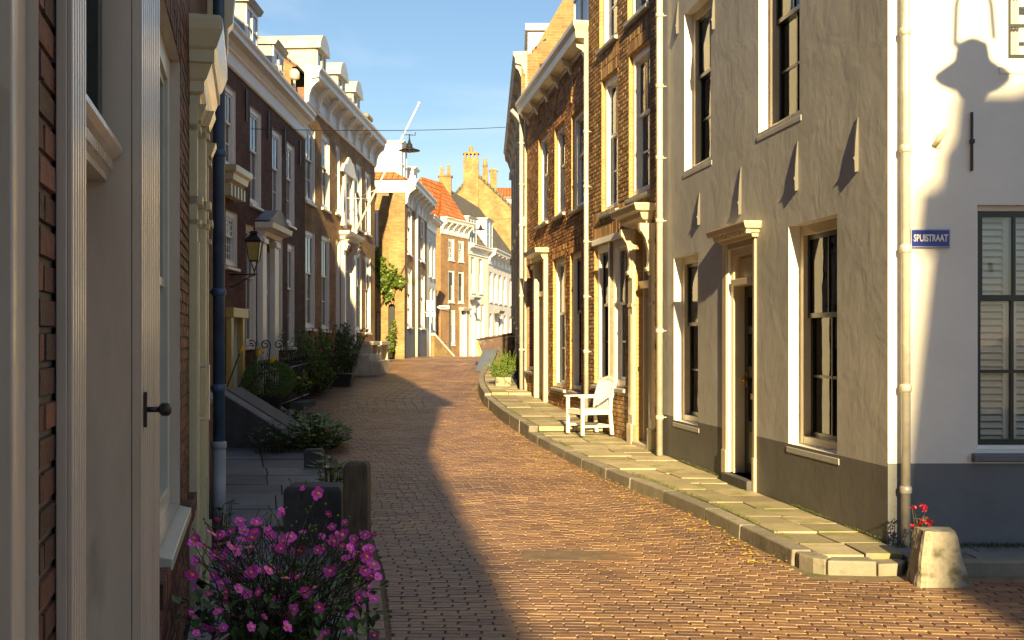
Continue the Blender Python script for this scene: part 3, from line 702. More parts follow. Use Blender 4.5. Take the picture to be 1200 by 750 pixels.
for pa, pb, yt, yb in ((286,299.5,2,46),(318,330,52,86)):
    u0, u1 = D_.U(pa, -.25), D_.U(pb, -.25); dormer(D_, u0, u1, D_.Z(u0, yb+8, -.25), D_.Z(u0, yt, -.25), -.25, 2.2, side='lead_grey', h=.1)  # lead-grey cheeks carry the dormers' bluish shade as colour
for px, ya, yb in ((289,105,142),(315,130,163),(334,150,180),(352,165,193)):
    u = D_.U(px, .03); m = MB(); D_.box(m, u-.02, u+.02, D_.Z(u, yb), D_.Z(u, ya), .01, .035); m.build('wall_anchor', 'iron_black', D_.root)
# entrance steps of the dark brown house
m = MB()
for i in range(3): D_.box(m, dq[0]-.25, dq[1]+.25, g(21)-.1, g(21)+.18*(3-i), .0, .35+.28*i)
m.build('front_steps', 'stone_dark', D_.root, .01)

# --- L3
E = Facade((-4.97,26.62), (-4.50,36.4), 'L', 'brick_house', 'brown brick house with bracketed white cornice, three arched dormers and carved white door case', 'house', zt=7.7, wall='brick_brown_mid', reveal='paint_white', group=HG, depth=7)
for pa, pb, yt, yb in ((358,369,144,234),(377,386,155,242),(393.5,398,169,248),(417,423.5,190,266),(428,434,200,272)):
    E.window(*E.rect(pa, pb, yt, yb), **WW)
for pa, pb, yt, yb in ((358,369,269,384),(377,386,275,386),(393.5,398,280,386),(417,423.5,294.5,387),(428,434,300,389)):
    E.window(*E.rect(pa, pb, yt, yb), **WW)
cw = E.rect(404,411,205,258); E.window(*cw, **dict(WW, sillm='paint_cream'))
cd = E.rect(402.5,411.5,292,420); zd = g(32.5)+.45; E.hole(cd[0], cd[1], zd, cd[3], .2, 1)
E.build_wall()
panel_door(E, cd[0], cd[1], zd, cd[3]-.6, .2, 'paint_dark')
m = MB(); E.box(m, cd[0], cd[1], cd[3]-.6, cd[3]-.52, -.25, -.1); E.box(m, cd[0], cd[1], cd[3]-.06, cd[3], -.25, -.1); f_ = m.build('fanlight', 'paint_white', E.root)
m = MB(); E.box(m, cd[0], cd[1], cd[3]-.52, cd[3]-.06, -.2, -.19); m.build('pane', 'glass_dark', f_)
a, b = E.U(398.5), E.U(415); zc1 = E.Z(a, 278)
for (p, q) in ((a+.1, a+.42), (b-.42, b-.1)):
    m = MB(); E.box(m, p, q, g(32)-.1, zc1-.05, 0, .08); E.box(m, p-.04, q+.04, g(32)-.1, g(32)+.5, 0, .12); E.box(m, p+.08, q-.08, g(32)+.7, zc1-.5, .079, .10)
    E.prof(m, p-.05, q+.05, [(0,zc1-.35),(.15,zc1-.35),(.22,zc1-.2),(.17,zc1-.12),(.26,zc1-.05),(0,zc1-.05)], 0, True); m.build('pilaster', 'paint_white', E.root, .01)
m = MB(); E.prof(m, a-.15, b+.15, [(0,zc1-.05),(.12,zc1-.05),(.16,zc1+.03),(.28,zc1+.09),(.3,zc1+.18),(0,zc1+.2)], 0, True); m.build('balcony_cornice', 'paint_white', E.root, .006)
# carved surround of the middle window
m = MB(); zA = cw[3]; 
E.box(m, cw[0]-.3, cw[0]-.02, zc1+.3, zA+.1, 0, .07); E.box(m, cw[1]+.02, cw[1]+.3, zc1+.3, zA+.1, 0, .07)
for k in range(8):
    t0, t1 = k/8, (k+1)/8; hh = lambda t: .10+.42*math.sin(PI*t)**1.2+.06*math.sin(6*PI*t)
    uu = lambda t: a+.05+(b-a-.1)*t
    m.hexa([E.P(uu(t0),zA+.02,0),E.P(uu(t1),zA+.02,0),E.P(uu(t1),zA+.02,.08),E.P(uu(t0),zA+.02,.08),E.P(uu(t0),zA+hh(t0),0),E.P(uu(t1),zA+hh(t1),0),E.P(uu(t1),zA+hh(t1),.1),E.P(uu(t0),zA+hh(t0),.1)])
for sgn, uu0 in ((-1,a+.12),(1,b-.12)):
    pts = [E.P(uu0+sgn*.1*math.sin(t*.5), zc1+.35+t*.16, .05) for t in range(8)]; m.tube(pts, [.09,.08,.07,.05,.06,.055,.04,.03], 8)
m.build('carved_surround', 'paint_white', E.root, .01)
big_cornice(E, 7.3, 8.2, .40, brackets=9)
E.roof(8.2, 10.6, 7, -.2, 'tile_slate')
for pa, pb, yt, yb in ((370,380,55,84),(394,402.5,86,106),(412,420,107,128)):
    u0, u1 = E.U(pa, -.15), E.U(pb, -.15); dormer(E, u0, u1, 8.15, E.Z(u0, yt, -.15), -.15, 2.6, front='paint_cream', side='paint_cream', roofm='zinc_roof', barrel=True, h=.42)
m = MB(); u = E.U(424, -1.2); E.box(m, u, u+.9, 7.5, E.Z(u, 137, -1.2), -1.9, -1.0); E.box(m, u-.05, u+.95, E.Z(u,137,-1.2), E.Z(u,137,-1.2)+.12, -1.95, -.95)
m.build('chimney', 'brick_yellow', E.rf, .01)
m = MB(); m.hexa([E.P(-.012,6.5,-.35),E.P(.3,6.5,-.35),E.P(.3,6.5,-6.8),E.P(-.012,6.5,-6.8),E.P(-.012,8.1,-.35),E.P(.3,8.1,-.35),E.P(.3,9.4,-6.8),E.P(-.012,9.4,-6.8)]); 
m.hexa([E.P(-.03,7.2,-.3),E.P(.29,7.2,-.3),E.P(.29,7.2,-2.6),E.P(-.03,7.2,-2.6),E.P(-.03,8.2,-.3),E.P(.29,8.2,-.3),E.P(.29,9.4,-2.6),E.P(-.03,9.4,-2.6)]); m.build('parapet', 'brick_rust', E.rf)
# stone bench/stoop at its foot
m = MB(); 
for (pa, pb, zt1, dd) in ((416,424,.62,.5),(427,437,.62,.5)): 
    u0, u1 = E.U(pa), E.U(pb); gz = g(35); E.box(m, u0, u0+.15, gz-.2, gz+zt1, 0, dd); E.box(m, u1-.15, u1, gz-.2, gz+zt1, 0, dd); E.box(m, u0-.05, u1+.05, gz+zt1, gz+zt1+.12, 0, dd+.06); E.box(m, u0+.15, u1-.15, gz-.2, gz+zt1, 0, dd-.15)
m.build('stoop_bench', 'stone_pale', E.root, .012)
m = MB(); gz = g(34); E.box(m, cd[0]-.4, cd[1]+.4, gz-.3, gz+.42, .0, .8); E.box(m, cd[0]-.3, cd[1]+.3, gz-.3, gz+.25, .8, 1.1); m.build('front_steps', 'stone_pale', E.root, .015)
# vent cowl on the roof edge between the two brown houses
m = MB(); u = D_.U(345, -.2); x, y, _ = D_.P(u, 0, -.2); zv = zz(113, y)
m.tube([(x,y,zv-.4),(x,y,zv+.4)], .03, 10); m.lathe((x,y,zv+.38), [(.03,0),(.12,.05),(.12,.2),(.06,.27),(.0,.28)], 14); m.build('vent_cowl', 'zinc', D_.rf)

# --- L4 yellow brick, standing forward
G_ = Facade((-3.85,40.0), (-3.56,46.3), 'L', 'brick_house', 'yellow brick house standing forward, ivy on its flank wall and orange tiled roof', 'house', zt=7.0, wall='brick_brown_mid', reveal='paint_white', group=HG, depth=6, body='brick_yellow', plinth=(g(42)+1.1,'plinth_blue'))
for pa, pb in ((477.5,482.5),(487,490.5),(493,497.5)):
    u0, u1 = G_.U(pa), G_.U(pb)
    G_.window(u0, u1, 4.85, 6.6, **WW); G_.window(u0, u1, 2.15, 4.3, **WW)
G_.build_wall(); big_cornice(G_, 6.55, 7.45, .45, brackets=7)
# hip roof
m = MB(); e, rz = 7.45, 9.35; P = G_.P; o = .1
m.quad([P(-o,e,o),P(G_.L,e,o),P(G_.L,rz,-3),P(3.2,rz,-3)]); m.quad([P(-o,e,o),P(3.2,rz,-3),P(-o,e,-6.1)]); m.quad([P(-o,e,-6.1),P(3.2,rz,-3),P(G_.L,rz,-3),P(G_.L,e,-6.1)]); m.quad([P(G_.L,e,o),P(G_.L,e,-6.1),P(G_.L,rz,-3)])
m.quad([P(-o,e-.03,o),P(G_.L,e-.03,o),P(G_.L,e-.03,-6.1),P(-o,e-.03,-6.1)]); G_.rf = m.build('roof', 'tile_orange', G_.root)
m = MB(); m.hexa([P(-.05,6.95,0),P(-.002,6.95,0),P(-.002,6.95,-6),P(-.05,6.95,-6),P(-.05,7.43,0),P(-.002,7.43,0),P(-.002,7.43,-6),P(-.05,7.43,-6)]); m.build('flank_fascia', 'paint_white', G_.root)
dormer(G_, .5, 1.9, 7.35, 8.85, -.25, 3.0, roofm='paint_white'); dormer(G_, 3.4, 4.4, 7.35, 8.35, -.2, 2.2, roofm='paint_white')
pq = G_.P(G_.U(485), 0, .1); pipe('downpipe', [(pq[0],pq[1],g(42)),(pq[0],pq[1],7)], .06, 'paint_white', G_.root)
# flank wall facing the camera: offset, window, garden wall with gates
Ff = Facade((-4.62-1.2,39.4), (-4.5,39.4), 'L'); Ff.root = G_.root; Ff.n = Vector((0,-1)); Ff.d = Vector((1,0)); Ff.P0 = Vector((-9,39.97)); Ff.P1 = Vector((-3.86,39.97)); Ff.L = 5.14; Ff.zb = .8; Ff.zt = 7.14; Ff.depth = .001; Ff.wall = 'brick_yellow'; Ff.reveal = 'paint_white'; Ff.body = 'brick_yellow'
u0, u1 = Ff.U(434), Ff.U(443.5); Ff.depth = .3
w = Ff.window(u0, u1, zz(290,39.97), zz(247,39.97), r=.05, hm=2, fw=.09, sash='paint_blue', hole=False)
# push window proud of the gable wall
for o_ in [w]: o_.location = (0,-.16,0)
m = MB(); X0, X1 = pt(456,39.85), pt(475,39.85); m.box(X0, X1-.01, 39.76, 39.93, .8, 6.94); m.build('flank_pier', 'brick_yellow', G_.root)
gw = tag(MB().build('x','mortar') if False else None, '', '') if False else None
W_ = Facade((-9,39.55), (-3.95,39.55), 'L', 'garden_wall', 'yellow brick garden wall with two round-topped doorways below the climbing ivy', 'wall', zb=.7, zt=zz(336,39.5), wall='brick_yellow', depth=.2, body='brick_yellow')
W_.n = Vector((0,-1)); W_.holes = []
m = MB()
def archway(mb, x0, x1, z0, zs, yf, yb, xw0, xw1, zt, mi=0):
    """wall from xw0..xw1 with one round arch x0..x1"""
    n = 12; cx = (x0+x1)/2; r = (x1-x0)/2
    arc = [(cx-r*math.cos(PI*i/n), zs+r*math.sin(PI*i/n)) for i in range(n+1)]
    for y in (yf, yb):
        mb.quad([(xw0,y,z0),(x0,y,z0),(x0,y,zt),(xw0,y,zt)], mi); mb.quad([(x1,y,z0),(xw1,y,z0),(xw1,y,zt),(x1,y,zt)], mi)
        for (a, b), (c, d) in zip(arc, arc[1:]): mb.quad([(a,y,b),(c,y,d),(c,y,zt),(a,y,zt)], mi)
    pts = [(x0,z0)]+arc+[(x1,z0)]
    for (a, b), (c, d) in zip(pts, pts[1:]): mb.quad([(a,yf,b),(c,yf,d),(c,yb,d),(a,yb,b)], mi)
    mb.quad([(xw0,yf,zt),(xw1,yf,zt),(xw1,yb,zt),(xw0,yb,zt)], mi); mb.quad([(xw0,yf,z0),(xw0,yb,z0),(xw0,yb,zt),(xw0,yf,zt)], mi); mb.quad([(xw1,yf,z0),(xw1,yb,z0),(xw1,yb,zt),(xw1,yf,zt)], mi)
yf = 39.3; gz = .85
archway(m, pt(441,yf), pt(445.5,yf), gz, zz(368,yf), yf, yf+.3, -9, pt(450,yf), zz(334,yf)); archway(m, pt(455,yf), pt(463,yf), gz, zz(360,yf), yf, yf+.3, pt(450,yf), pt(474,yf), zz(334,yf))
m.build('wall', 'brick_yellow', W_.root)
for a, b, t_ in ((441,445.5,364),(455,463,355)):
    m = MB(); m.box(pt(a,yf), pt(b,yf), yf+.2, yf+.25, gz, zz(t_-4,yf)); m.build('gate', 'paint_cream' if a < 450 else 'paint_dark', W_.root)
    
# --- L5 white
H_ = Facade((-3.56,46.32), (-3.38,49.3), 'L', 'plastered_house', 'narrow white plastered house with sloping stair wall beside the yellow brick house', 'house', zt=6.7, wall='stucco_white', reveal='paint_white', group=HG, depth=6)
for pa, pb in ((503,505.5),(507.5,509.5)):
    u0, u1 = H_.U(pa), H_.U(pb); H_.window(u0, u1, 4.4, 6.0, **WW); H_.window(u0, u1, 2.1, 3.9, **dict(WW, sash='paint_dark'))
H_.build_wall(); big_cornice(H_, 6.3, 6.9, .35); H_.roof(6.9, 8.6, 6, -.1, 'tile_orange')
m = MB(); m.hexa([(-3.3,46.4,.8),(-3.0,46.4,.8),(-2.5,49.6,.8),(-3.4,49.6,.8),(-3.3,46.4,1.85),(-3.15,46.4,1.85),(-2.35,48.9,1.02),(-3.4,48.9,1.85)]) ; m.v = []; m.f = []; m.m = []; m.r = []; m.sm = []
p0, p1 = Vector((-3.3,46.2)), Vector((-2.55,48.0)); gz = .85
for th, zo, mi in ((.14,0,0),(.2,.02,1)):
    nn = Vector((.92,-.38))*th/2
    za = [gz-.2, gz-.2] if mi == 0 else [gz+1.0, gz+.02]
    m.hexa([(p0-nn).to_tuple()+(za[0],),(p1-nn).to_tuple()+(za[1],),(p1+nn).to_tuple()+(za[1],),(p0+nn).to_tuple()+(za[0],),(p0-nn).to_tuple()+(gz+1.0+zo*5,),(p1-nn).to_tuple()+(gz+.02+zo*5,),(p1+nn).to_tuple()+(gz+.02+zo*5,),(p0+nn).to_tuple()+(gz+1.0+zo*5,)], mi)
m.build('stair_wall', ['brick_yellow','paint_white'], H_.root)

# --- L6
I_ = Facade((-3.64,56.6), (-2.35,59.8), 'L', 'brick_house', 'tall rust brown brick house with orange hipped roof and white cornice beyond the bend', 'house', zt=7.4, wall='brick_rust', reveal='paint_white', group=HG, depth=6, body='brick_rust')
for pa, pb in ((525.5,532),(537,543)):
    u0, u1 = I_.U(pa), I_.U(pb)
    I_.window(u0, u1, zz(305,58), zz(280,58), **WW); I_.window(u0, u1, zz(354,58), zz(317,58), **dict(WW, sash='paint_dark'))
u0, u1 = I_.U(527.5), I_.U(533); I_.window(u0, u1, zz(404,58), zz(363,58), **WW)
u0, u1 = I_.U(539), I_.U(546.5); zd = .8; I_.hole(u0, u1, zd, zz(364,59), .15, 1)
I_.build_wall(); panel_door(I_, u0+.08, u1-.08, zd, zz(368,59), .05, 'paint_white')
m = MB(); I_.box(m, u0, u0+.08, zd, zz(364,59), -.15, .05); I_.box(m, u1-.08, u1, zd, zz(364,59), -.15, .05); I_.prof(m, u0-.15, u1+.2, [(0,zz(364,59)),(.2,zz(364,59)),(.3,zz(361,59)),(0,zz(360,59))], 0, True); m.build('door_case', 'paint_white', I_.root)
big_cornice(I_, 7.1, 7.95, .4, brackets=6)
m = MB(); e, rz = 7.95, 10.2; P = I_.P
m.quad([P(-.12,5.2,-.3),P(-.12,7.3,-.3),P(.8,rz,-1.5),P(-.12,5.2,-6.1)]); m.quad([P(-.1,7.3,-.3),P(-.1+.01,e,.0),P(I_.L,e,0),P(I_.L-.1,rz,-1.5),P(.8,rz,-1.5)]); m.quad([P(-.1,5.2,-6.1),P(.8,rz,-1.5),P(I_.L-.1,rz,-1.5),P(I_.L,6.0,-6.1)]); m.quad([P(I_.L,e,0),P(I_.L,6.0,-6.1),P(I_.L-.1,rz,-1.5)])
I_.rf = m.build('roof', 'tile_orange', I_.root)
m = MB(); x = pt(522,64); m.box(x-.35, x+.35, 63.6, 64.2, 8.5, zz(208,64)); m.box(x-.42, x+.42, 63.55, 64.25, zz(208,64), zz(206,64)); m.box(x-.3, x-.12, 63.8, 64, zz(206,64), zz(196,64)); m.box(x+.1, x+.28, 63.8, 64, zz(206,64), zz(194,64)); m.build('chimney', 'brick_brown_mid', I_.rf)

# --- L7, L8 white houses
J_ = Facade((-2.34,59.83), (-1.36,63.2), 'L', 'plastered_house', 'cream white plastered house with small white dormer, right of the rust brown brick house', 'house', zt=6.5, wall='stucco_white', reveal='paint_white', group=HG, depth=7, body='brick_yellow')
for pa, pb in ((552,556.5),(561,565.5)):
    u0, u1 = J_.U(pa), J_.U(pb); J_.window(u0, u1, zz(343,61), zz(302,61), **dict(WW, sash='paint_dark', r=.1)); 
for pa, pb in ((558,562),(564,568)):
    u0, u1 = J_.U(pa), J_.U(pb); J_.window(u0, u1, zz(400,61), zz(356,61), **dict(WW, sash='paint_dark', r=.1))
u0, u1 = J_.U(551), J_.U(556); J_.hole(u0, u1, .7, zz(352,61), .15, 1); J_.build_wall(); panel_door(J_, u0, u1, .7, zz(352,61), .1, 'paint_white')
m = MB(); J_.prof(m, u0-.2, u1+.2, [(0,zz(352,61)),(.25,zz(352,61)),(.35,zz(349,61)),(0,zz(348,61))], 0, True); m.build('door_hood', 'lead_grey', J_.root)
big_cornice(J_, 6.3, 6.85, .35); J_.roof(6.85, 10.3, 5.6, -.1, 'tile_slate')
u0 = J_.U(549.5); dormer(J_, u0, u0+1.5, 6.9, 8.3, -.1, 2.5, roofm='paint_white', vm=2)
K_ = Facade((-1.35,63.23), (.55,74.9), 'L', 'plastered_house', 'long white plastered house with bracketed cornice at the far end of the street', 'house', zt=6.4, wall='stucco_white', reveal='paint_white', group=HG, depth=7, body='brick_yellow')
for k, (pa, pb) in enumerate(((573.5,577),(579,582.5),(584.5,588),(590.5,593.5),(597,600))):
    u0, u1 = K_.U(pa), K_.U(pb); Y = K_.P(u0,0)[1]
    K_.window(u0, u1, 3.9, 5.6, **dict(WW, sash='paint_dark', r=.1))
    if k != 1: K_.window(u0, u1, 1.4, 3.2, **dict(WW, sash='paint_dark', r=.1))
u0, u1 = K_.U(579.5), K_.U(583.5); K_.hole(u0, u1, .6, 3.2, .15, 1); K_.build_wall(); panel_door(K_, u0, u1, .6, 3.2, .1, 'paint_cream')
m = MB(); K_.prof(m, u0-.3, u1+.3, [(0,3.2),(.3,3.25),(.4,3.4),(0,3.5)], 0, True); m.build('door_hood', 'lead_grey', K_.root)
big_cornice(K_, 6.0, 6.9, .5, brackets=10); K_.roof(6.9, 10.6, 5.6, -.1, 'tile_slate')
u0 = K_.U(570, -.1); dormer(K_, .3, 2.2, 6.9, 8.6, -.2, 2.5, roofm='paint_white')
# --- far gable house with tall chimneys
def gable_house():
    r = thing('gable_house', 'big yellow brick gable with a tall square chimney rising behind the white houses', 'house', (-2,80,.5), HG)
    Y = 80; m = MB()
    pk = (pt(556,Y), zz(203,Y)); Lp = (pt(520,Y), zz(245,Y)); Rp = (pt(606,Y), zz(250,Y))
    prof = [(Lp[0],.5),(Rp[0]+.0,.5),(Rp[0],Rp[1]),pk,Lp]
    m.loft([[(x,Y,z) for x, z in prof],[(x,Y+9,z) for x, z in prof]], 0, True, True, False); m.build('wall', 'brick_yellow', r)
    m = MB()
    for q in (Lp, Rp): m.hexa([(pk[0],Y-.1,pk[1]+.02),(q[0]*1.0,Y-.1,q[1]+.02),(q[0],Y+9,q[1]+.02),(pk[0],Y+9,pk[1]+.02),(pk[0],Y-.1,pk[1]+.25),(q[0],Y-.1,q[1]+.25),(q[0],Y+9,q[1]+.25),(pk[0],Y+9,pk[1]+.25)])
    rf = m.build('roof', 'tile_slate', r)
    Y2 = 79.6; m = MB(); a, b = pt(543,Y2), pt(561,Y2); t = zz(186,Y2); m.box(a, b, Y2-.4, Y2+.38, 6, t)
    n = 4
    for i in range(n): x = a+(b-a)*(i+.5)/n; m.box(x-.07, x+.07, Y2-.41, Y2+.3, t, t+.3)
    m.box(a-.02, b+.02, Y2-.42, Y2+.32, t+.3, t+.42); m.tube([((a+b)/2,Y2,t+.4),((a+b)/2,Y2,t+.9)], .16, 10); m.build('chimney', 'brick_yellow', rf, .01)
    Y3 = 84; m = MB(); a, b = pt(564,Y3), pt(573,Y3); m.hexa([(a,Y3,9),(b,Y3,9),(b,Y3+.8,9),(a,Y3+.8,9),(a+.1,Y3,zz(196,Y3)),(b-.1,Y3,zz(196,Y3)),(b-.1,Y3+.8,zz(196,Y3)),(a+.1,Y3+.8,zz(196,Y3))]); m.tube([((a+b)/2,Y3+.4,zz(196,Y3)),((a+b)/2,Y3+.4,zz(185,Y3))], [.2,.14], 10, 0); m.build('chimney', 'brick_yellow', rf)
    m = MB(); a, b = pt(574,Y3), pt(582,Y3); m.box(a, b, Y3, Y3+.8, 9, zz(200,Y3)); m.box(a-.06, b+.06, Y3-.06, Y3+.86, zz(200,Y3), zz(198,Y3)); m.build('chimney', 'brick_yellow', rf)
gable_house()
def far_roof():
    r = thing('far_house', 'far house with orange tiled roof and white front, just left of the right-hand facades', 'house', (1,88,.5), HG)
    m = MB(); m.box(pt(584,88), pt(640,88), 88, 95, .5, zz(232,88)); m.build('wall', 'stucco_white', r)
    m = MB(); a, b = pt(580,88), pt(642,88); m.hexa([(a,87.8,zz(232,88)),(b,87.8,zz(232,88)),(b,91.5,zz(232,88)+1.2),(a,91.5,zz(232,88)+1.2),(a,87.8,zz(232,88)+.1),(b,87.8,zz(232,88)+.1),(b,91.5,zz(232,88)+1.3),(a,91.5,zz(232,88)+1.3)]); m.build('roof', 'tile_orange', r)
far_roof()

# =================================================================== RIGHT HOUSES
HR = 'houses along the right side of the street'
M_ = Facade((2.785,8.23), (1.933,14.2), 'R', 'plastered_house', 'grey plastered corner house with dark plinth, white gable side and street name sign', 'house', zb=-.1, zt=7.6, wall='stucco_grey', reveal='paint_white', group=HR, plinth=(.70,'stucco_plinth'), depth=9, body='stucco_white')
W1 = dict(r=.11, sr=.02, sp=.006, fw=.08, frame='paint_cream', sash='paint_dark', glass='glass_clear', sillm='stucco_grey', rail=.60)
M_.plinth = (M_.Z(M_.U(900), 514), 'stucco_plinth')
M_.window(*M_.rect(789.7,818,302,492), **dict(W1, shutter=True)); M_.window(*M_.rect(924,981,265.6,519.6), **dict(W1, shutter=True))
M_.window(*M_.rect(802,833,17,201), **dict(W1, curtain=True)); M_.window(*M_.rect(889,937,-60,156), **dict(W1, curtain=True))
u0, u1 = sorted((M_.U(853), M_.U(884))); zt_ = M_.Z(M_.U(889), 277)-.06; z0d = .22; M_.hole(u0, u1, z0d, zt_, .18, 1)
# side wall is its own set of faces: skip body flank at u=0, build below
def m_wall():
    o = M_.build_wall()
m_wall()
# gable side facing the side street
Sd = Facade((2.787,8.226), (10.5,8.226), 'R'); Sd.root = M_.root; Sd.d = Vector((1,0)); Sd.n = Vector((0,-1)); Sd.zb = -.1; Sd.zt = 7.6; Sd.wall = 'stucco_white'; Sd.reveal = 'stucco_white'; Sd.body = 'stucco_white'; Sd.depth = .35
Sd.plinth = (zz(543,8.23), 'plinth_blue')
Sd.window(*Sd.rect(1145,1245,240,528), **dict(r=.07, fw=.035, frame='paint_white', sash='paint_dark', glass='glass_clear', sillm='plinth_blue', rail=.63, vm=1, hm=1, shutter=True, curtain=False))
Sd.window(*Sd.rect(1177,1260,-110,74), **dict(r=.07, fw=.06, frame='paint_white', sash='paint_dark', glass='glass_clear', sillm='paint_white', rail=.5, curtain=True, sp=.012))
o = Sd.build_wall(); o.name = 'side_wall'
m = MB(); u = Sd.U(1057); xx, yy, _ = Sd.P(u, 0, .08)
pipe('downpipe', [(xx,yy,.02),(xx,yy,8)], .034, 'zinc', M_.root, (zz(575,8.1),zz(455,8.1),zz(291,8.1),zz(173,8.1),zz(35,8.1)), (0,-1,0))
m = MB(); u = Sd.U(1138); Sd.box(m, u-.008, u+.008, zz(200,8.2), zz(131,8.2), .005, .025); Sd.box(m, u-.016, u+.016, zz(168,8.2), zz(163,8.2), .005, .035); m.build('wall_anchor', 'iron_black', M_.root, .003)
m = MB(); u = Sd.U(1098); z = zz(165,8.2); Sd.box(m, u-.03, u+.03, z-.05, z+.05, .001, .01); m.tube([Sd.P(u-.02,z-.03,.01), Sd.P(u+.03,z+.07,.09)], .022, 10); m.build('flag_holder', 'stone_pale', M_.root)
# wall anchors on the grey front (edge-on plates, coloured dark to read as shadow wedges)
for px, ya, yb in ((792,2,40),(817,226,264),(865,196,252),(931,166,224),(1001,138,202),(834,-12,35)):
    u = M_.U(px, .03); z0, z1 = M_.Z(u, yb), M_.Z(u, ya); m = MB(); h = z1-z0
    pr = [(0,z0+.02*h),(.030,z0),(.033,z0+.2*h),(.042,z0+.25*h),(.031,z0+.3*h),(.026,z0+.55*h),(.014,z0+.85*h),(.006,z1),(0,z1)]
    m.loft([[M_.P(u-.012,z,d) for d, z in pr],[M_.P(u+.012,z,d) for d, z in pr]], 0, True, True, False); m.build('wall_anchor', 'stucco_plinth', M_.root)
# door case
a, b = M_.U(842), M_.U(890.5)
m = MB(); M_.box(m, u0-.0, u0+.09, .12, zt_, -.2, -.03); M_.box(m, u1-.09, u1, .12, zt_, -.2, -.03); M_.box(m, u0+.09, u1-.09, zt_-.08, zt_, -.2, -.03)
zf = zt_-.35; M_.box(m, u0+.09, u1-.09, zf-.04, zf+.03, -.2, -.0); M_.box(m, u0+.09, u1-.09, zt_-.1, zt_-.3, -.12, -.10)
M_.box(m, b-.0, u1-.0, .12, zt_+.05, .001, .03) if False else None
dc = m.build('door_case', 'paint_cream', M_.root, .005)
for (p, q) in ((u0-.06,u0-.005),(u1+.005,u1+.13)):
    m = MB(); M_.box(m, p, q, .1, zt_+.06, .001, .02); M_.box(m, p-.004, q+.004, .1, .45, .001, .03); m.build('pilaster', 'paint_cream', M_.root, .004)
m = MB(); M_.prof(m, u0-.2, u1+.2, [(0,zt_+.06),(.06,zt_+.06),(.07,zt_+.09),(.10,zt_+.10),(.11,zt_+.13),(.16,zt_+.14),(.18,zt_+.19),(.18,zt_+.205),(0,zt_+.22)], 0, True)
for i in range(8): q = u0-.15+i*(u1-u0+.3)/8; M_.box(m, q, q+.05, zt_+.09, zt_+.135, .09, .14)
m.build('door_hood', 'paint_cream', M_.root)
m = MB(); w = u1-u0-.18; x0 = u0+.09; zt2 = zf-.04; M_.box(m, x0, x0+w, z0d, z0d+.55, -.19, -.15)
M_.box(m, x0, x0+.11, z0d+.55, zt2, -.19, -.15); M_.box(m, x0+w-.11, x0+w, z0d+.55, zt2, -.19, -.15); M_.box(m, x0+.11, x0+w-.11, z0d+1.0, z0d+1.12, -.19, -.151); M_.box(m, x0+.11, x0+w-.11, zt2-.12, zt2, -.19, -.151); M_.box(m, x0+.11, x0+w-.11, zt2-.5, zt2-.42, -.19, -.151)
M_.box(m, x0+.14, x0+w-.14, z0d+.12, z0d+.45, -.151, -.138); 
dd = m.build('door', 'paint_dark', M_.root, .004)
m = MB(); M_.box(m, x0+.1, x0+w-.1, z0d+.55, zt2-.1, -.175, -.17); m.build('pane', 'glass_dark', dd)
m = MB(); cpt = M_.P(x0+w-.06, z0d+.98, -.12); m.ball(cpt, .028, n=10); m.tube([M_.P(x0+w-.06,z0d+.98,-.15),cpt], .01, 8); M_.box(m, x0+w-.08, x0+w-.04, z0d+.9, z0d+1.06, -.151, -.146); m.build('knob', 'brass', dd); m = MB(); M_.box(m, x0+.2, x0+w-.2, z0d+.78, z0d+.84, -.151, -.143); m.build('letter_plate', 'brass', dd)
m = MB(); 
for k in range(5): q = x0+.14+(w-.28)*k/4; M_.box(m, q-.004, q+.004, zt2-.42, zt2-.12, -.168, -.16)
m.build('grille', 'iron_black', dd)
m = MB(); M_.box(m, u0, u1, .05, z0d, -.2, .08); m.build('doorstep', 'stone_dark', M_.root, .01)
M_.roof(7.6, 10.0, 9, .1, 'tile_slate')

# --- R2
N_ = Facade((1.931,14.22), (1.231,17.78), 'R', 'brick_house', 'tall narrow brown brick house with cream door hood on scrolled brackets, behind the white armchair', 'house', zb=0, zt=9.9, wall='mortar', reveal='reveal_brick', group=HR, bricks=('brick_tan',), depth=8)
W2 = dict(r=.055, sr=.04, fw=.10, frame='paint_white', sash='paint_white', glass='glass_clear', sillm='lead_grey', curtain=True)
w1 = N_.rect(705,724,95,250); w2 = N_.rect(737,761.5,66,232); N_.window(*w1, **W2); N_.window(*w2, **W2)
for q in (w1, w2): N_.arches.append((q[0]-.06, q[1]+.06, q[3]+.01, q[3]+.36))
for pa, pb, yb in ((702.5,723,59),(735.5,760,26)):
    u0, u1 = N_.U(pa), N_.U(pb); z = N_.Z(u1 if u1 < u0 else u1, yb) ; z = N_.Z(N_.U(pa), yb); N_.window(min(u0,u1), max(u0,u1), z, z+2.0, **W2)
q = N_.rect(696.5,733,289,449); q = (q[0], q[1], q[2], q[3]); mid = (q[0]+q[1])/2
N_.window(q[0], mid-.02, q[2], q[3], **dict(W2, sash='paint_white', hole=True)); N_.window(mid+.02, q[1], q[2], q[3], **dict(W2, sash='paint_dark'))
N_.arches.append((q[0]-.1, q[1]+.1, q[3]+.1, q[3]+.5))
gz = g(15)+.1; u0, u1 = N_.U(764), N_.U(745); zt_ = N_.Z(u0, 258)-.05; N_.hole(u0, u1, gz, zt_, .25, 1)
N_.build_wall()
m = MB(); N_.box(m, q[0]-.06, q[1]+.06, q[3]+.005, q[3]+.095, -.05, .03); N_.box(m, mid-.02, mid+.02, q[2], q[3], -.18, .01); m.build('window_lintel', 'paint_white', N_.root, .004)
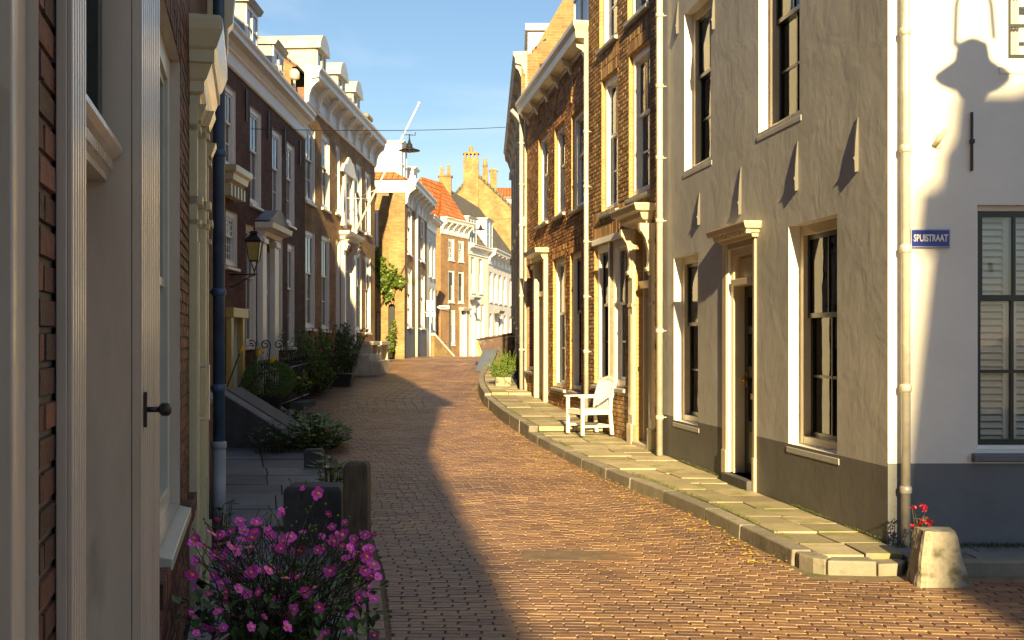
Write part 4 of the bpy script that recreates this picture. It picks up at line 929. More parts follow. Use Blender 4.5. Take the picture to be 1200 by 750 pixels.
for pa, pb in ((734,744.5),(764.5,769)):
    a, b = ((u1+.0, u1+.2) if pa < 750 else (u0-.13, u0)); m = MB(); N_.box(m, a, b, gz-.1, zt_+.0, 0, .05); N_.box(m, a-.0, b+.01, gz-.1, gz+.28, 0, .07); N_.box(m, a+.0, b+.01, gz+1.9, gz+1.95, 0, .06); N_.box(m, a+.04, b-.04, gz+.4, gz+1.8, .049, .058); m.build('pilaster', 'paint_cream', N_.root, .005)
a, b = u0-.1, u1+.2
m = MB(); N_.prof(m, a-.05, b+.12, [(0,zt_),(.06,zt_),(.08,zt_+.04),(.13,zt_+.06),(.16,zt_+.09),(.18,zt_+.15),(.26,zt_+.17),(.28,zt_+.22),(.29,zt_+.24),(.29,zt_+.26),(0,zt_+.3)], 0, True); m.build('door_hood', 'paint_cream', N_.root)
for uu in (u0-.06, u1+.08):
    m = MB(); pr = [(.05,zt_-.68),(.075,zt_-.66),(.09,zt_-.58),(.075,zt_-.5),(.08,zt_-.36),(.12,zt_-.2),(.17,zt_-.12),(.2,zt_-.08),(.2,zt_),(.05,zt_)]
    m.loft([[N_.P(uu-.045,z,d) for d, z in pr],[N_.P(uu+.045,z,d) for d, z in pr]], 0, True, True, False); m.tube([N_.P(uu-.055,zt_-.6,.08),N_.P(uu+.055,zt_-.6,.08)], .032, 10); m.tube([N_.P(uu-.055,zt_-.08,.16),N_.P(uu+.055,zt_-.08,.16)], .04, 10); m.build('scroll_bracket', 'paint_cream', N_.root, .004)
dd = panel_door(N_, u0+.05, u1-.05, gz+.05, gz+2.15, .2, 'paint_dark')
m = MB(); N_.prof(m, u0, u1, [(-.25,gz+2.15),(-.06,gz+2.15),(-.03,gz+2.25),(-.25,gz+2.27)]); N_.box(m, u0, u0+.05, gz, zt_, -.25, -.1); N_.box(m, u1-.05, u1, gz, zt_, -.25, -.1); m.build('door_case', 'paint_cream', N_.root, .004)
m = MB(); N_.box(m, u0+.05, u1-.05, gz+2.27, zt_, -.2, -.19); m.build('fanlight', 'glass_dark', N_.root)
m = MB(); N_.box(m, u0, u1, gz-.1, gz+.05, -.25, .06); m.build('doorstep', 'stone_pale', N_.root, .01)
m = MB(); N_.prof(m, 0, N_.L, [(0,9.6),(.3,9.75),(.35,9.95),(0,9.95)]); m.build('cornice', 'paint_white', N_.root)
N_.roof(9.9, 12.0, 8, .1)
def rpipe(F, px, d, z0, z1, rad=.04, m='zinc', bands=()):
    u = F.U(px, d); x, y, _ = F.P(u, 0, d); return pipe('downpipe', [(x,y,z0),(x,y,z1)], rad, m, F.root, bands, tuple(F.n)+(0,))
rpipe(N_, 773, .12, g(14.4)+.1, 8, .041, 'zinc', [zz(b, 14.3) for b in (27,108,190,262,388,487)])
rpipe(N_, 687, .12, g(17.5)+.15, zz(40,17.6), .038, 'zinc', [zz(b, 17.6) for b in (156,220,284,348,412)])

# --- R3
O_ = Facade((1.229,17.80), (.33,23.94), 'R', 'brick_house', 'orange brown brick house with bracketed cream cornice between two pale downpipes', 'house', zb=.05, zt=6.5, wall='mortar', reveal='reveal_brick', group=HR, bricks=('brick_orange',), depth=7)
W3 = dict(W2, fw=.08)
rs = [O_.rect(631,642,163,264), O_.rect(650,662,152,254), O_.rect(669.6,684,137,247)]
for q in rs: O_.window(*q, **W3); O_.arches.append((q[0]-.05, q[1]+.05, q[3]+.01, q[3]+.15))
gs = [O_.rect(617,627.5,312,433), O_.rect(648,662.7,305,452), O_.rect(668,681,298,456)]
for k, q in enumerate(gs): O_.window(*q, **dict(W3, sash='paint_dark' if k == 2 else 'paint_white')); O_.arches.append((q[0]-.05, q[1]+.05, q[3]+.01, q[3]+.22))
gz = g(22)+.15; a, b = O_.U(642), O_.U(629.5); zt_ = O_.Z(a, 303); O_.hole(a+.12, b-.12, gz, zt_, .2, 1)
# blind arches above the upper windows
O_.build_wall()
dd = panel_door(O_, a+.14, b-.14, gz, gz+2.1, .15, 'paint_white')
m = MB(); O_.box(m, a, a+.13, gz-.1, zt_, -.15, .08); O_.box(m, b-.13, b, gz-.1, zt_, -.15, .08); O_.box(m, a+.13, b-.13, gz+2.1, gz+2.2, -.15, .0); m.build('door_case', 'paint_cream', O_.root, .005)
m = MB(); O_.prof(m, a-.12, b+.12, [(0,zt_),(.1,zt_),(.14,zt_+.08),(.26,zt_+.12),(.28,zt_+.2),(0,zt_+.24)], 0, True); m.build('door_hood', 'paint_cream', O_.root)
m = MB(); O_.box(m, a+.13, b-.13, gz+2.2, zt_, -.12, -.11); m.build('fanlight', 'glass_dark', O_.root)
for q in rs:
    m = MB(); c = (q[0]+q[1])/2; rr = (q[1]-q[0])/2*.9; n = 11
    for i in range(n):
        t0, t1 = PI*i/n, PI*(i+.86)/n; zb_ = q[3]+.22
        pts = [(c-rr*math.cos(t0), zb_+rr*.9*math.sin(t0)),(c-rr*math.cos(t1), zb_+rr*.9*math.sin(t1)),(c-(rr+.1)*math.cos(t1), zb_+(rr*.9+.1)*math.sin(t1)),(c-(rr+.1)*math.cos(t0), zb_+(rr*.9+.1)*math.sin(t0))]
        m.hexa([O_.P(u,z,-.02) for u, z in pts]+[O_.P(u,z,.018) for u, z in pts])
    m.build('blind_arch', 'brick_orange', O_.root, .003)
zc0, zc1_ = 6.22, 6.75; m = MB()
O_.prof(m, -.0, O_.L+.08, [(0,zc0+.12),(.03,zc0+.12),(.03,zc0+.2),(.20,zc0+.26),(.21,zc0+.38),(.25,zc0+.46),(.25,zc0+.53),(.02,zc0+.53)], 0, True); c = m.build('cornice', 'paint_cream', O_.root)
for i in range(6):
    u = .25+(O_.L-.5)*i/5; m = MB(); pr = [(0,zc0-.0),(.04,zc0+.02),(.06,zc0+.1),(.15,zc0+.15),(.18,zc0+.25),(0,zc0+.25)]; m.loft([[O_.P(u-.05,z,d) for d, z in pr],[O_.P(u+.05,z,d) for d, z in pr]], 0, True, True, False); m.build('bracket', 'paint_cream', c)
O_.roof(6.75, 9.0, 7, -.05, 'tile_orange'); dormer(O_, .7, 2.0, 6.7, 8.6, -.2, 2.4, side='lead_grey', roofm='lead_grey', front='paint_white')
rpipe(O_, 611, .12, g(23.5)+.2, 6.3, .045, 'zinc', [zz(b, 23.6) for b in (164,213,262,346,410)])
m = MB(); u = O_.U(611,.12); m.tube([O_.P(u,6.3,.12), O_.P(u,6.45,.2), O_.P(u,6.6,.34)], .045, 10); m.build('pipe_elbow', 'zinc', O_.root)

# --- R4
Q_ = Facade((.325,23.97), (.02,36.5), 'R', 'plastered_house', 'dark facade seen edge-on with projecting cornice blocks beyond the orange brown brick house', 'house', zb=.2, zt=7.4, wall='brick_brown_dark', reveal='paint_cream', group=HR, depth=8, body='brick_rust')
for k in range(5): Q_.window(.9+k*2.4, 1.9+k*2.4, 4.6, 6.5, **WW); Q_.window(.9+k*2.4, 1.9+k*2.4, 1.6+.05*k*4, 3.7, **WW)
Q_.build_wall()
for k in range(6):
    m = MB(); u = .12+k*2.4; Q_.box(m, u-.0, u+.4, .3, 7.2, 0, .05); Q_.box(m, u-.03, u+.43, 4.1, 4.3, 0, .1); Q_.box(m, u-.03, u+.43, 6.9, 7.1, 0, .12); m.build('pilaster', 'stone_pale', Q_.root, .01)
big_cornice(Q_, 7.0, 7.85, .3, 'stone_pale', brackets=9)
m = MB()   # gable rising above the lower roof, facing us
for prof, y0, y1 in (([(.2,6.9),(3.2,6.9),(3.2,11.2),(1.75,10.1),(.45,7.85),(.2,7.75)], 23.98, 24.3),):
    m.loft([[(x,y0,z) for x, z in prof],[(x,y1,z) for x, z in prof]], 0, True, True, False)
m.build('gable', 'brick_rust', Q_.root); Q_.roof(7.85, 11.0, 8, -.1, 'tile_slate')
m = MB(); m.box(.36,1.0,25.2,27.4,7.3,8.65); m.box(.30,1.06,25.1,27.5,8.65,8.8); m.build('roof_box', 'paint_white', Q_.root, .01)
m = MB(); Q_.box(m, .5, .75, 2.6, 3.0, .05, .18); m.build('wall_box', 'stone_pale', Q_.root, .01)

# =================================================================== houses behind the camera (they shade the street)
def plain_house(name, label, quad, zt, zr, wall):
    r = thing(name, label, 'house', (quad[0][0], quad[0][1], 0), 'houses behind the viewpoint'); m = MB()
    m.hexa([(x,y,-.2) for x, y in quad]+[(x,y,zt) for x, y in quad]); m.build('wall', wall, r)
    (a, b, c, d) = [Vector(q) for q in quad]; m = MB(); r0, r1 = (a+d)/2, (b+c)/2
    m.quad([(a.x,a.y,zt+.01),(b.x,b.y,zt+.01),(r1.x,r1.y,zr),(r0.x,r0.y,zr)]); m.quad([(d.x,d.y,zt+.01),(c.x,c.y,zt+.01),(r1.x,r1.y,zr),(r0.x,r0.y,zr)]); m.quad([(a.x,a.y,zt),(d.x,d.y,zt),(r0.x,r0.y,zr)]); m.quad([(b.x,b.y,zt),(c.x,c.y,zt),(r1.x,r1.y,zr)]); m.build('roof', 'tile_orange', r)
    return r
plain_house('shade_house', 'brick house just behind the viewpoint on the left side', [(-.42,-.02),(.0,-8.5),(-8,-8.5),(-8,-.02)], 9.0, 11.5, 'brick_generic')
plain_house('shade_house', 'brick house further behind the viewpoint where the left side bends inward', [(.05,-8.6),(1.55,-20),(-7,-20),(-7,-8.6)], 9.0, 11.5, 'brick_generic')
plain_house('shade_house', 'pale house behind the viewpoint on the right of the side street', [(12,-12),(12,-24),(4.16,-24),(4.16,-12)], 10.6, 13.5, 'stucco_white')

m = MB(); m.box(4.27,11.9,-14,-12.05,10.5,11.06); m.box(4.0,4.2,-13,-12.05,10.2,10.35); m.build('shade_attic', 'stucco_white', bpy.data.objects['shade_house.002'])  # unseen roof blocks added to shape the shadow on the white wall
for nm, bx_ in (('shade_house',(-.9,-.12,-5.2,-4.2)),('shade_house',(-1.3,-.5,-1.6,-.9))):
    m = MB(); m.box(*bx_, 8.8, 10.2); m.build('chimney', 'brick_generic', bpy.data.objects[nm])  # unseen chimneys added to step the shadow edge on the road
# =================================================================== OBJECTS
def leaf(mb, c, L, w, d, up, mi=0, r=None):
    d = d.normalized(); s = d.cross(up)
    if s.length < 1e-4: s = d.orthogonal()
    s.normalize(); n = s.cross(d); c = Vector(c)
    mb.quad([c, c+d*L*.45+s*w/2+n*L*.06, c+d*L-n*L*.08, c+d*L*.45-s*w/2+n*L*.06], mi, r)
def rv(): 
    v = Vector((R(-1,1),R(-1,1),R(-1,1)))
    while v.length > 1 or v.length < .1: v = Vector((R(-1,1),R(-1,1),R(-1,1)))
    return v
def bush(mb, c, rx, ry, rz, n, L=.05, w=.03, clump=12, mi=0, thick=.5):
    c = Vector(c); cl = []
    for i in range(clump):
        v = rv().normalized()*R(thick,1); cl.append(Vector((v.x*rx, v.y*ry, v.z*rz)))
    for i in range(n):
        k = random.choice(cl); p = c+k+Vector(rv())*min(rx, ry, rz)*.38
        leaf(mb, p, L*R(.6,1.3), w*R(.7,1.2), (k.normalized()*.6+rv()), Vector((R(-1,1),R(-1,1),1.2)), mi)
# --- street name sign
def text_obj(name, txt, size, m, parent, loc, rot, ext=.002, sx=1.0):
    cu = bpy.data.curves.new(name, 'FONT'); cu.body = txt; cu.size = size; cu.extrude = ext; cu.align_x = 'CENTER'; cu.align_y = 'CENTER'; cu.offset = size*.022
    o = bpy.data.objects.new(name, cu); COL.objects.link(o); dg = bpy.context.evaluated_depsgraph_get(); me = bpy.data.meshes.new_from_object(o.evaluated_get(dg))
    bpy.data.objects.remove(o); me.materials.clear(); me.materials.append(MATS[m]); o = bpy.data.objects.new(name, me); COL.objects.link(o); o.parent = parent; o.location = loc; o.rotation_euler = rot; o.scale = (sx,1,1); return o
sx0, sx1, sz0, sz1 = pt(1067.5,8.2), pt(1114,8.2), zz(290,8.2), zz(268.5,8.2)
r = thing('street_sign', 'small blue enamel street name sign reading SPUISTRAAT on the white corner wall', 'sign', ((sx0+sx1)/2, 8.2, (sz0+sz1)/2))
m = MB(); m.box(sx0, sx1, 8.203, 8.218, sz0, sz1); pl = m.build('plate', 'sign_blue', r, .003)
e = .003; m = MB()
for b in ((sx0+e,sx1-e,sz0+e,sz0+2*e),(sx0+e,sx1-e,sz1-2*e,sz1-e),(sx0+e,sx0+2*e,sz0+2*e,sz1-2*e),(sx1-2*e,sx1-e,sz0+2*e,sz1-2*e)): m.box(b[0], b[1], 8.2015, 8.2035, b[2], b[3])
m.build('border', 'sign_white', r)
t = text_obj('lettering', 'SPUISTRAAT', .072, 'sign_white', r, (0,.0,0), (PI/2,0,0))
w_ = t.dimensions.x; t.scale = ((sx1-sx0)*.86/w_, 1.0, 1) if w_ > 0 else (1,1,1)

# --- bollard stone
bx, by = pt(1107,7.25), 7.35
m = MB(); c = []
def rock(mb, ring_b, ring_t, z0, z1, n=9, mi=0):
    rings = []
    for i in range(n+1):
        t = i/n; rr = []
        for k in range(28):
            a = k/28*4; s = int(a); f = a-s; A0 = Vector(ring_b[s]).lerp(Vector(ring_b[(s+1)%4]), f); B0 = Vector(ring_t[s]).lerp(Vector(ring_t[(s+1)%4]), f)
            p = A0.lerp(B0, t); cc = Vector((sum(q[0] for q in ring_b)/4, sum(q[1] for q in ring_b)/4)); 
            if t > .92: p = cc.lerp(p, .93)
            z = z0+(z1-z0)*t; nn = noise.noise(Vector((p.x*9, p.y*9, z*9)))*.016
            q = p+(p-cc).normalized()*nn; corner = min(f, 1-f); q = q.lerp(cc, max(0, .06-corner*.5)*1.2); rr.append((q.x, q.y, z+(.012*noise.noise(Vector((q.x*12,q.y*12,3))) if t > .9 else 0)))
        rings.append(rr)
    mb.loft(rings, mi, True, True, False)
rock(m, [(bx-.19,by-.15),(bx+.16,by-.15),(bx+.17,by+.16),(bx-.17,by+.16)], [(bx-.14,by-.10),(bx+.09,by-.10),(bx+.11,by+.12),(bx-.13,by+.12)], -.02, .355)
o = m.build('stone_bollard', 'stone_rough', None, 0, (bx,by,0)); tag(o, 'stubby tapered stone guard post at the right corner, beside the red flowers', 'bollard')
# red geranium behind it
m = MB(); c0 = Vector((pt(1076,7.7), 7.66, .1))
for i in range(16):
    tip = c0+Vector((R(-.09,.09),R(-.07,.07),R(.18,.36))); m.tube([c0+rv()*.02, (c0+tip)/2+rv()*.02, tip], .003, 5, 0)
    for k in range(4): leaf(m, c0.lerp(tip, R(.2,.9)), .05, .045, rv(), Vector((0,0,1)), 1)
    if i < 11:
        for k in range(14): leaf(m, tip+rv()*.022, .02, .018, rv(), rv(), 2)
o = m.build('red_flowers', ['stem','leaf_mid','petal_red'], None, 0, tuple(c0)); tag(o, 'small clump of bright red flowers growing behind the stone guard post', 'flowers')

# --- white armchair
def armchair():
    # local: seat faces +x (front), width along y; origin at floor centre
    r = thing('garden_armchair', 'white slatted wooden garden armchair standing on the right pavement', 'chair', (0,0,0)); W, Dp = .62, .50; hw = W/2
    def part(n, fn, bev=.006): m = MB(); fn(m); return m.build(n, 'wood_white', r, bev)
    for s in (-1, 1):
        y0, y1 = sorted((s*hw, s*(hw-.05)))
        part('leg', lambda m: m.box(.20,.25,y0,y1,0,.64))
        part('leg', lambda m: m.loft([[(x-.025+o,y0,z),(x+.025+o,y0,z),(x+.025+o,y1,z),(x-.025+o,y1,z)] for x, z, o in ((-.27,0,0),(-.235,.4,0),(-.25,.62,0),(-.33,.93,0))], 0, True, True, False))
        ya, yb = sorted((s*(hw+.012), s*(hw-.065)))
        part('armrest', lambda m: m.box(-.27,.285,ya,yb,.64,.668), .008)
        part('stretcher', lambda m: m.box(-.25,.20,y0+.01,y1-.01,.13,.17))
        part('side_rail', lambda m: m.box(-.25,.20,y0+.008,y1-.008,.35,.42))
    part('front_rail', lambda m: m.box(.205,.24,-hw+.05,hw-.05,.35,.42)); part('back_stretcher', lambda m: m.box(-.26,-.23,-hw+.05,hw-.05,.13,.17))
    def seat(m):
        for i in range(8): m.box(-.24+i*.062,-.24+i*.062+.05,-hw+.052,hw-.052,.42,.44)
    part('seat', seat, .003)
    def back(m):
        for k in range(8):
            y = -hw+.08+(W-.16)*k/7; top = .84+.09*(1-((y)/(hw))**2)
            m.loft([[(x-.009,y-.013,z),(x+.009,y-.013,z),(x+.009,y+.013,z),(x-.009,y+.013,z)] for x, z in ((-.235,.45),(-.25,.62),(-.325,top))], 0, True, True, False)
        m.box(-.25,-.22,-hw+.05,hw-.05,.44,.49)
    part('back_slats', back, .002)
    def crest(m):
        n = 12; rings = []
        for i in range(n+1):
            y = -hw+W*i/n; z = .83+.11*(1-(y/hw)**2); x = -.315-.03*(z-.83)/.11
            rings.append([(x-.018,y,z),(x+.018,y,z),(x+.012,y,z+.06),(x-.024,y,z+.06)])
        m.loft(rings, 0, True, True, False)
    part('top_rail', crest, .004)
    return r
ch = armchair(); cy = 16.75; ch.location = (1.13, cy-.35, g(cy-.3)+.125); ch.rotation_euler = (0,0,math.radians(201)); ch.scale = (.96,.92,.85)

# --- planter with plant by the upper pavement
r = thing('stone_planter', 'weathered square stone planter on the upper right pavement, filled with yellow-green plants', 'planter', (pt(590,25),25,g(25)+.24))
zb_ = g(25)+.24; X = pt(590,25); m = MB(); rock(m, [(X-.18,24.85),(X+.18,24.85),(X+.18,25.2),(X-.18,25.2)], [(X-.19,24.84),(X+.19,24.84),(X+.19,25.21),(X-.19,25.21)], zb_, zb_+.2); m.build('trough', 'stone_rough', r)
m = MB(); bush(m, (X-.02,25.05,zb_+.38), .30, .25, .22, 1500, .06, .016, 26)
for i in range(60):
    a = Vector((X+R(-.15,.15),25.05,zb_+.2)); b = a+Vector((R(-.22,.22),R(-.2,.2),R(.3,.62))); m.tube([a,(a+b)/2+rv()*.03,b], .003, 4)
    for k in range(5): leaf(m, a.lerp(b,R(.3,1)), .07, .014, rv()+Vector((0,0,1)), Vector((1,0,0)))
pp = m.build('trough_plant', 'leaf_bright', None, 0, (X,25.05,zb_+.2)); tag(pp, 'spiky yellow-green plant growing in the stone planter', 'plant')

# --- skip with leaning sheet
Ys = 33.0; gz = g(33)
r = thing('waste_skip', 'dark rusty metal skip standing in the road by the right facades', 'skip', (-.6,Ys,gz))
a, b = pt(561,Ys), .02; zt_ = zz(396,Ys); m = MB()
m.hexa([(a+.25,Ys,gz+.12),(b,Ys,gz+.12),(b,Ys+1.5,gz+.12),(a+.25,Ys+1.5,gz+.12),(a-.03,Ys-.1,zt_-.06),(b+.0,Ys-.1,zt_+.12),(b+.0,Ys+1.6,zt_+.12),(a-.03,Ys+1.6,zt_-.06)]); m.build('body', 'skip_rust', r, .01)
m = MB(); m.tube([(a-.05,Ys-.12,zt_-.05),(b,Ys-.12,zt_+.13)], .03, 8); m.tube([(a-.05,Ys-.12,zt_-.05),(a-.05,Ys+1.62,zt_-.05)], .03, 8); m.build('rim', 'skip_rust', r)
m = MB(); m.tube([(a-.04,Ys-.14,zt_-.1),(a+.12,Ys-.12,gz+.2)], .025, 8); m.build('corner_post', 'leaf_yellow', r)
m = MB(); 
for x in (a+.35, b-.2): m.tube([(x,Ys+.1,gz+.07),(x,Ys+1.3,gz+.07)], .07, 10)
m.build('runners', 'iron_black', r)
Y0 = Ys-.75; m = MB(); m.hexa([(pt(557,Y0),Y0,g(Y0)+.02),(pt(573,Y0),Y0,g(Y0)+.0),(pt(573,Y0),Y0+.03,g(Y0)),(pt(557,Y0),Y0+.03,g(Y0)+.02),(pt(566,Ys),Ys-.14,zz(410,Ys)),(pt(584,Ys),Ys-.14,zz(409,Ys)),(pt(584,Ys),Ys-.11,zz(409,Ys)),(pt(566,Ys),Ys-.11,zz(410,Ys))])
o = m.build('metal_sheet', 'sheet_grey', None, .004, (pt(563,Y0),Y0,g(Y0))); tag(o, 'blue-grey metal sheet leaning against the rusty skip', 'metal sheet')

# --- bicycle by the right wall
def bicycle(X, Y, z, rz):
    r = thing('parked_bicycle', 'dark bicycle leaning on the wall behind the stone planter', 'bicycle', (0,0,0))
    for x in (-.52,.52):
        m = MB(); m.tube([(x+.33*math.cos(t*PI/12),0,.35+.33*math.sin(t*PI/12)) for t in range(25)], .018, 6); w = m.build('wheel', 'rubber', r)
        m = MB()
        for k in range(12): m.tube([(x,0,.35),(x+.32*math.cos(k*PI/6),0,.35+.32*math.sin(k*PI/6))], .002, 3)
        m.build('spokes', 'chrome', w)
    m = MB()
    for p in ([(-.52,0,.35),(-.1,0,.3)],[(-.1,0,.3),(-.22,0,.82)],[(-.52,0,.35),(-.2,0,.75)],[(-.1,0,.3),(.36,0,.78)],[(-.2,0,.72),(.35,0,.85)],[(.52,0,.35),(.34,0,.95)]): m.tube(p, .014, 6)
    m.build('frame', 'iron_black', r)
    m = MB(); m.tube([(.2,.28,1.02),(.32,.2,1.04),(.34,0,1.0),(.32,-.2,1.04),(.2,-.28,1.02)], .012, 6); m.tube([(.34,0,.9),(.34,0,1.0)], .012, 6); m.build('handlebar', 'chrome', r)
    m = MB(); m.ball((-.25,0,.88), .13, .08, .04); m.build('saddle', 'rubber', r)
    r.location = (X,Y,z); r.rotation_euler = (math.radians(6),0,rz); return r
bicycle(.08, 26.6, g(26.6)+.245, PI/2+.03)

# --- wire-hung lamps and their cables
def hanging_lamp(p, s, label):
    r = thing('hanging_street_lamp', label, 'street lamp', p, 'lamps hung on cables across the street'); x, y, z = p; m = MB()
    m.lathe(p, [(.02*s,.02),(.045*s,0),(.06*s,-.1*s),(.11*s,-.14*s),(.12*s,-.24*s),(.16*s,-.30*s),(.40*s,-.38*s),(.41*s,-.40*s),(.15*s,-.36*s)], 24); m.build('shade', 'iron_black', r)
    m = MB(); m.lathe((x,y,z-.36*s), [(.13*s,0),(.12*s,-.06*s),(.07*s,-.11*s),(.01,-.12*s)], 16); m.build('bulb_cover', 'shutter_white', r)
    m = MB(); m.tube([(x-.22*s,y-.03,z+.32*s),(x-.22*s,y-.03,z+.2*s),(x,y,z+.22*s),(x+.22*s,y+.03,z+.2*s),(x+.22*s,y+.03,z+.32*s)], .018*s, 6); m.tube([(x,y,z),(x,y,z+.22*s)], .025*s, 8); m.build('hanger', 'iron_black', r)
def cable(a, b, sag, label, t_l=None, rad=.008):
    a, b = Vector(a), Vector(b); m = MB(); n = 16
    m.tube([a.lerp(b, i/n)-Vector((0,0,sag*4*(i/n)*(1-i/n))) for i in range(n+1)], rad, 5); o = m.build('lamp_cable', 'iron_black', None, 0, tuple(a)); tag(o, label, 'cable', 'cables across the street')
pa, pb = Vector((-4.99,21.2,zz(151,21.2))), Vector((-.18,31,zz(149,31)))
cable(pa, pb, .06, 'thin dark cable stretched high across the street, holding the larger hanging lamp')
lp = pa.lerp(pb, .53); hanging_lamp((lp.x, lp.y, lp.z-.30), .62, 'dark bell-shaped street lamp hanging on the nearer cable against the sky')
pa, pb = Vector((-3.45,50,zz(255,50))), Vector((.2,52,zz(256,52)))
cable(pa, pb, .05, 'far thin cable in front of the yellow gable, holding the smaller lamp'); lp = pa.lerp(pb, .55); hanging_lamp((lp.x, lp.y, lp.z-.3), .6, 'smaller distant bell-shaped street lamp hanging in front of the yellow gable')
# --- lamp out of frame whose shadow falls on the white corner wall
r = thing('post_lamp', 'post lamp with hooked arm on the right, casting its shadow on the white wall', 'street lamp', (4.75,3.2,0))
lx_, lz_ = 3.66, 5.42; m = MB(); m.lathe((4.75,3.2,0), [(.12,0),(.12,.5),(.06,.6),(.05,6.6),(.02,6.65)], 16); m.tube([(4.75,3.2,6.5),(4.2,3.2,6.75),(lx_+.06,3.2,6.6)], .02, 8); m.build('post', 'iron_black', r)
m = MB(); 
m.tube([(lx_-.13,3.2,lz_+.25),(lx_-.12,3.2,lz_+.55),(lx_-.06,3.2,lz_+.8),(lx_+.01,3.2,lz_+.86),(lx_+.08,3.2,lz_+.78),(lx_+.14,3.2,lz_+.55),(lx_+.16,3.2,lz_+.3)], .022, 8); m.tube([(lx_+.03,3.2,lz_+.85),(lx_+.06,3.2,6.62)], .012, 6)
m.lathe((lx_,3.2,lz_), [(.26,.0),(.29,.02),(.20,.09),(.14,.14),(.12,.26),(.05,.30)], 20); m.lathe((lx_,3.2,lz_), [(.02,-.16),(.10,-.12),(.14,-.06),(.15,0)], 16); m.build('lamp_head', 'iron_black', r)

# --- wall lantern on the left
r = thing('wall_lantern', 'black old-fashioned wall lantern with amber glass on a scrolled iron bracket', 'lantern', (-4.55,19.6,zz(300,19.6)))
Y = 19.6; X = pt(298,Y); zt_, zb_ = zz(268,Y), zz(313,Y); z1, z0 = zz(284,Y), zz(305,Y)
def sq(cx, cy, h, z): return [(cx-h,cy-h,z),(cx+h,cy-h,z),(cx+h,cy+h,z),(cx-h,cy+h,z)]
m = MB(); m.loft([sq(X,Y,.075,z0), sq(X,Y,.115,z1)], 0, True, True, False); m.build('glass', 'lamp_glass', r)
m = MB()
for sx in (-1,1):
    for sy in (-1,1): m.tube([(X+sx*.078,Y+sy*.078,z0),(X+sx*.12,Y+sy*.12,z1)], .009, 5)
m.loft([sq(X,Y,.135,z1), sq(X,Y,.145,z1+.03), sq(X,Y,.06,z1+.13), sq(X,Y,.055,z1+.16)], 0, True, True, False); m.loft([sq(X,Y,.085,z1+.16), sq(X,Y,.05,z1+.2)], 0, True, True, False); m.ball((X,Y,zt_), .022, n=8); m.tube([(X,Y,z1+.2),(X,Y,zt_)], .01, 6)
m.loft([sq(X,Y,.085,z0-.02), sq(X,Y,.085,z0)], 0, True, True, False); m.build('cage', 'iron_black', r, .002)
m = MB(); zb = zz(322,Y); m.tube([(X,Y,zb-.03),(X,Y,zb+.06),(X-.05,Y,z0-.06),(X-.06,Y,z0)], .011, 6); m.tube([(X,Y,zb+.06),(X+.05,Y,z0-.06),(X+.06,Y,z0)], .011, 6); m.tube([(-5.0,Y,zb),(X+.05,Y,zb+.01)], .014, 6)
m.tube([(-5.0,Y,zb-.22),(-4.9,Y,zb-.2),(-4.75,Y,zb-.1),(X-.02,Y,zb-.01)], .012, 6)
for k in range(3):
    c = Vector((-4.93+k*.12,Y,zb-.09+k*.02)); rr = .06-.012*k; m.tube([c+Vector((math.cos(t*.6)*rr*(1-t/16),0,math.sin(t*.6)*rr*(1-t/16))) for t in range(13)], .007, 5)
m.build('bracket', 'iron_black', r)

# --- flag pole
p0 = Vector(E.P(E.U(413), zz(268,31.9), .1)); p1 = Vector((pt(491,p0.y-.2), p0.y-.2, zz(121,p0.y-.2)))
m = MB(); m.tube([p0, p1], [.035,.022], 8); m.ball(p1, .045, n=8)
m.tube([p0, p0-(p1-p0).normalized()*.25], .07, 8); o = m.build('flag_pole', 'flag_pole_paint', None, 0, tuple(p0)); tag(o, 'bare white flagpole slanting up from the brown brick house over the street', 'flagpole')

for zo, u_ in ((-.1,-1.1),(.15,.9)):
    q = p0.lerp(p1, .28+zo*.3); a_ = Vector(E.P(E.U(413)+u_, q.z-.1, .02)); m = MB(); m.tube([a_, q], .012, 5); o = m.build('pole_stay', 'flag_pole_paint', bpy.data.objects['flag_pole'])
# --- finger post and sign board
X, Y = pt(527.5,50), 50; gz = g(50)-.1
r = thing('finger_post', 'dark signpost with a white pointing arm before the rust brown house', 'signpost', (X,Y,gz)); m = MB(); m.lathe((X,Y,gz), [(.07,0),(.07,.3),(.045,.35),(.045,zz(357,Y)-gz),(.02,zz(356,Y)-gz)], 12); m.build('post', 'iron_black', r)
a, b = pt(512,Y), X-.04; m = MB(); za, zb = zz(362,Y), zz(358,Y); m.loft([[(b,Y+d,za),(b,Y+d,zb),(a+.12,Y+d,zb),(a,Y+d,(za+zb)/2),(a+.12,Y+d,za)] for d in (-.02,.02)], 0, True, True, False); m.build('arm', 'sign_white', r)
m = MB(); m.tube([(X,Y-.01,zz(366,Y)),(a+.2,Y-.01,zz(363.5,Y))], .02, 6); m.box(a+.12, b-.1, Y-.03, Y-.021, (za+zb)/2-.03, (za+zb)/2+.03); m.build('arm_trim', 'iron_black', r)
X, Y = pt(504,45.4), 45.4; r = thing('info_board', 'white and pale blue notice board on a wall bracket by the narrow white house', 'sign', (X,Y,3)); m = MB(); m.box(pt(500,Y), pt(508,Y), Y-.03, Y, zz(364,Y), zz(352,Y)); m.build('panel', 'sign_white', r); m = MB(); m.box(pt(501,Y), pt(506,Y), Y-.04, Y-.031, zz(363,Y), zz(355,Y)); m.build('notice', 'shutter_white', r)
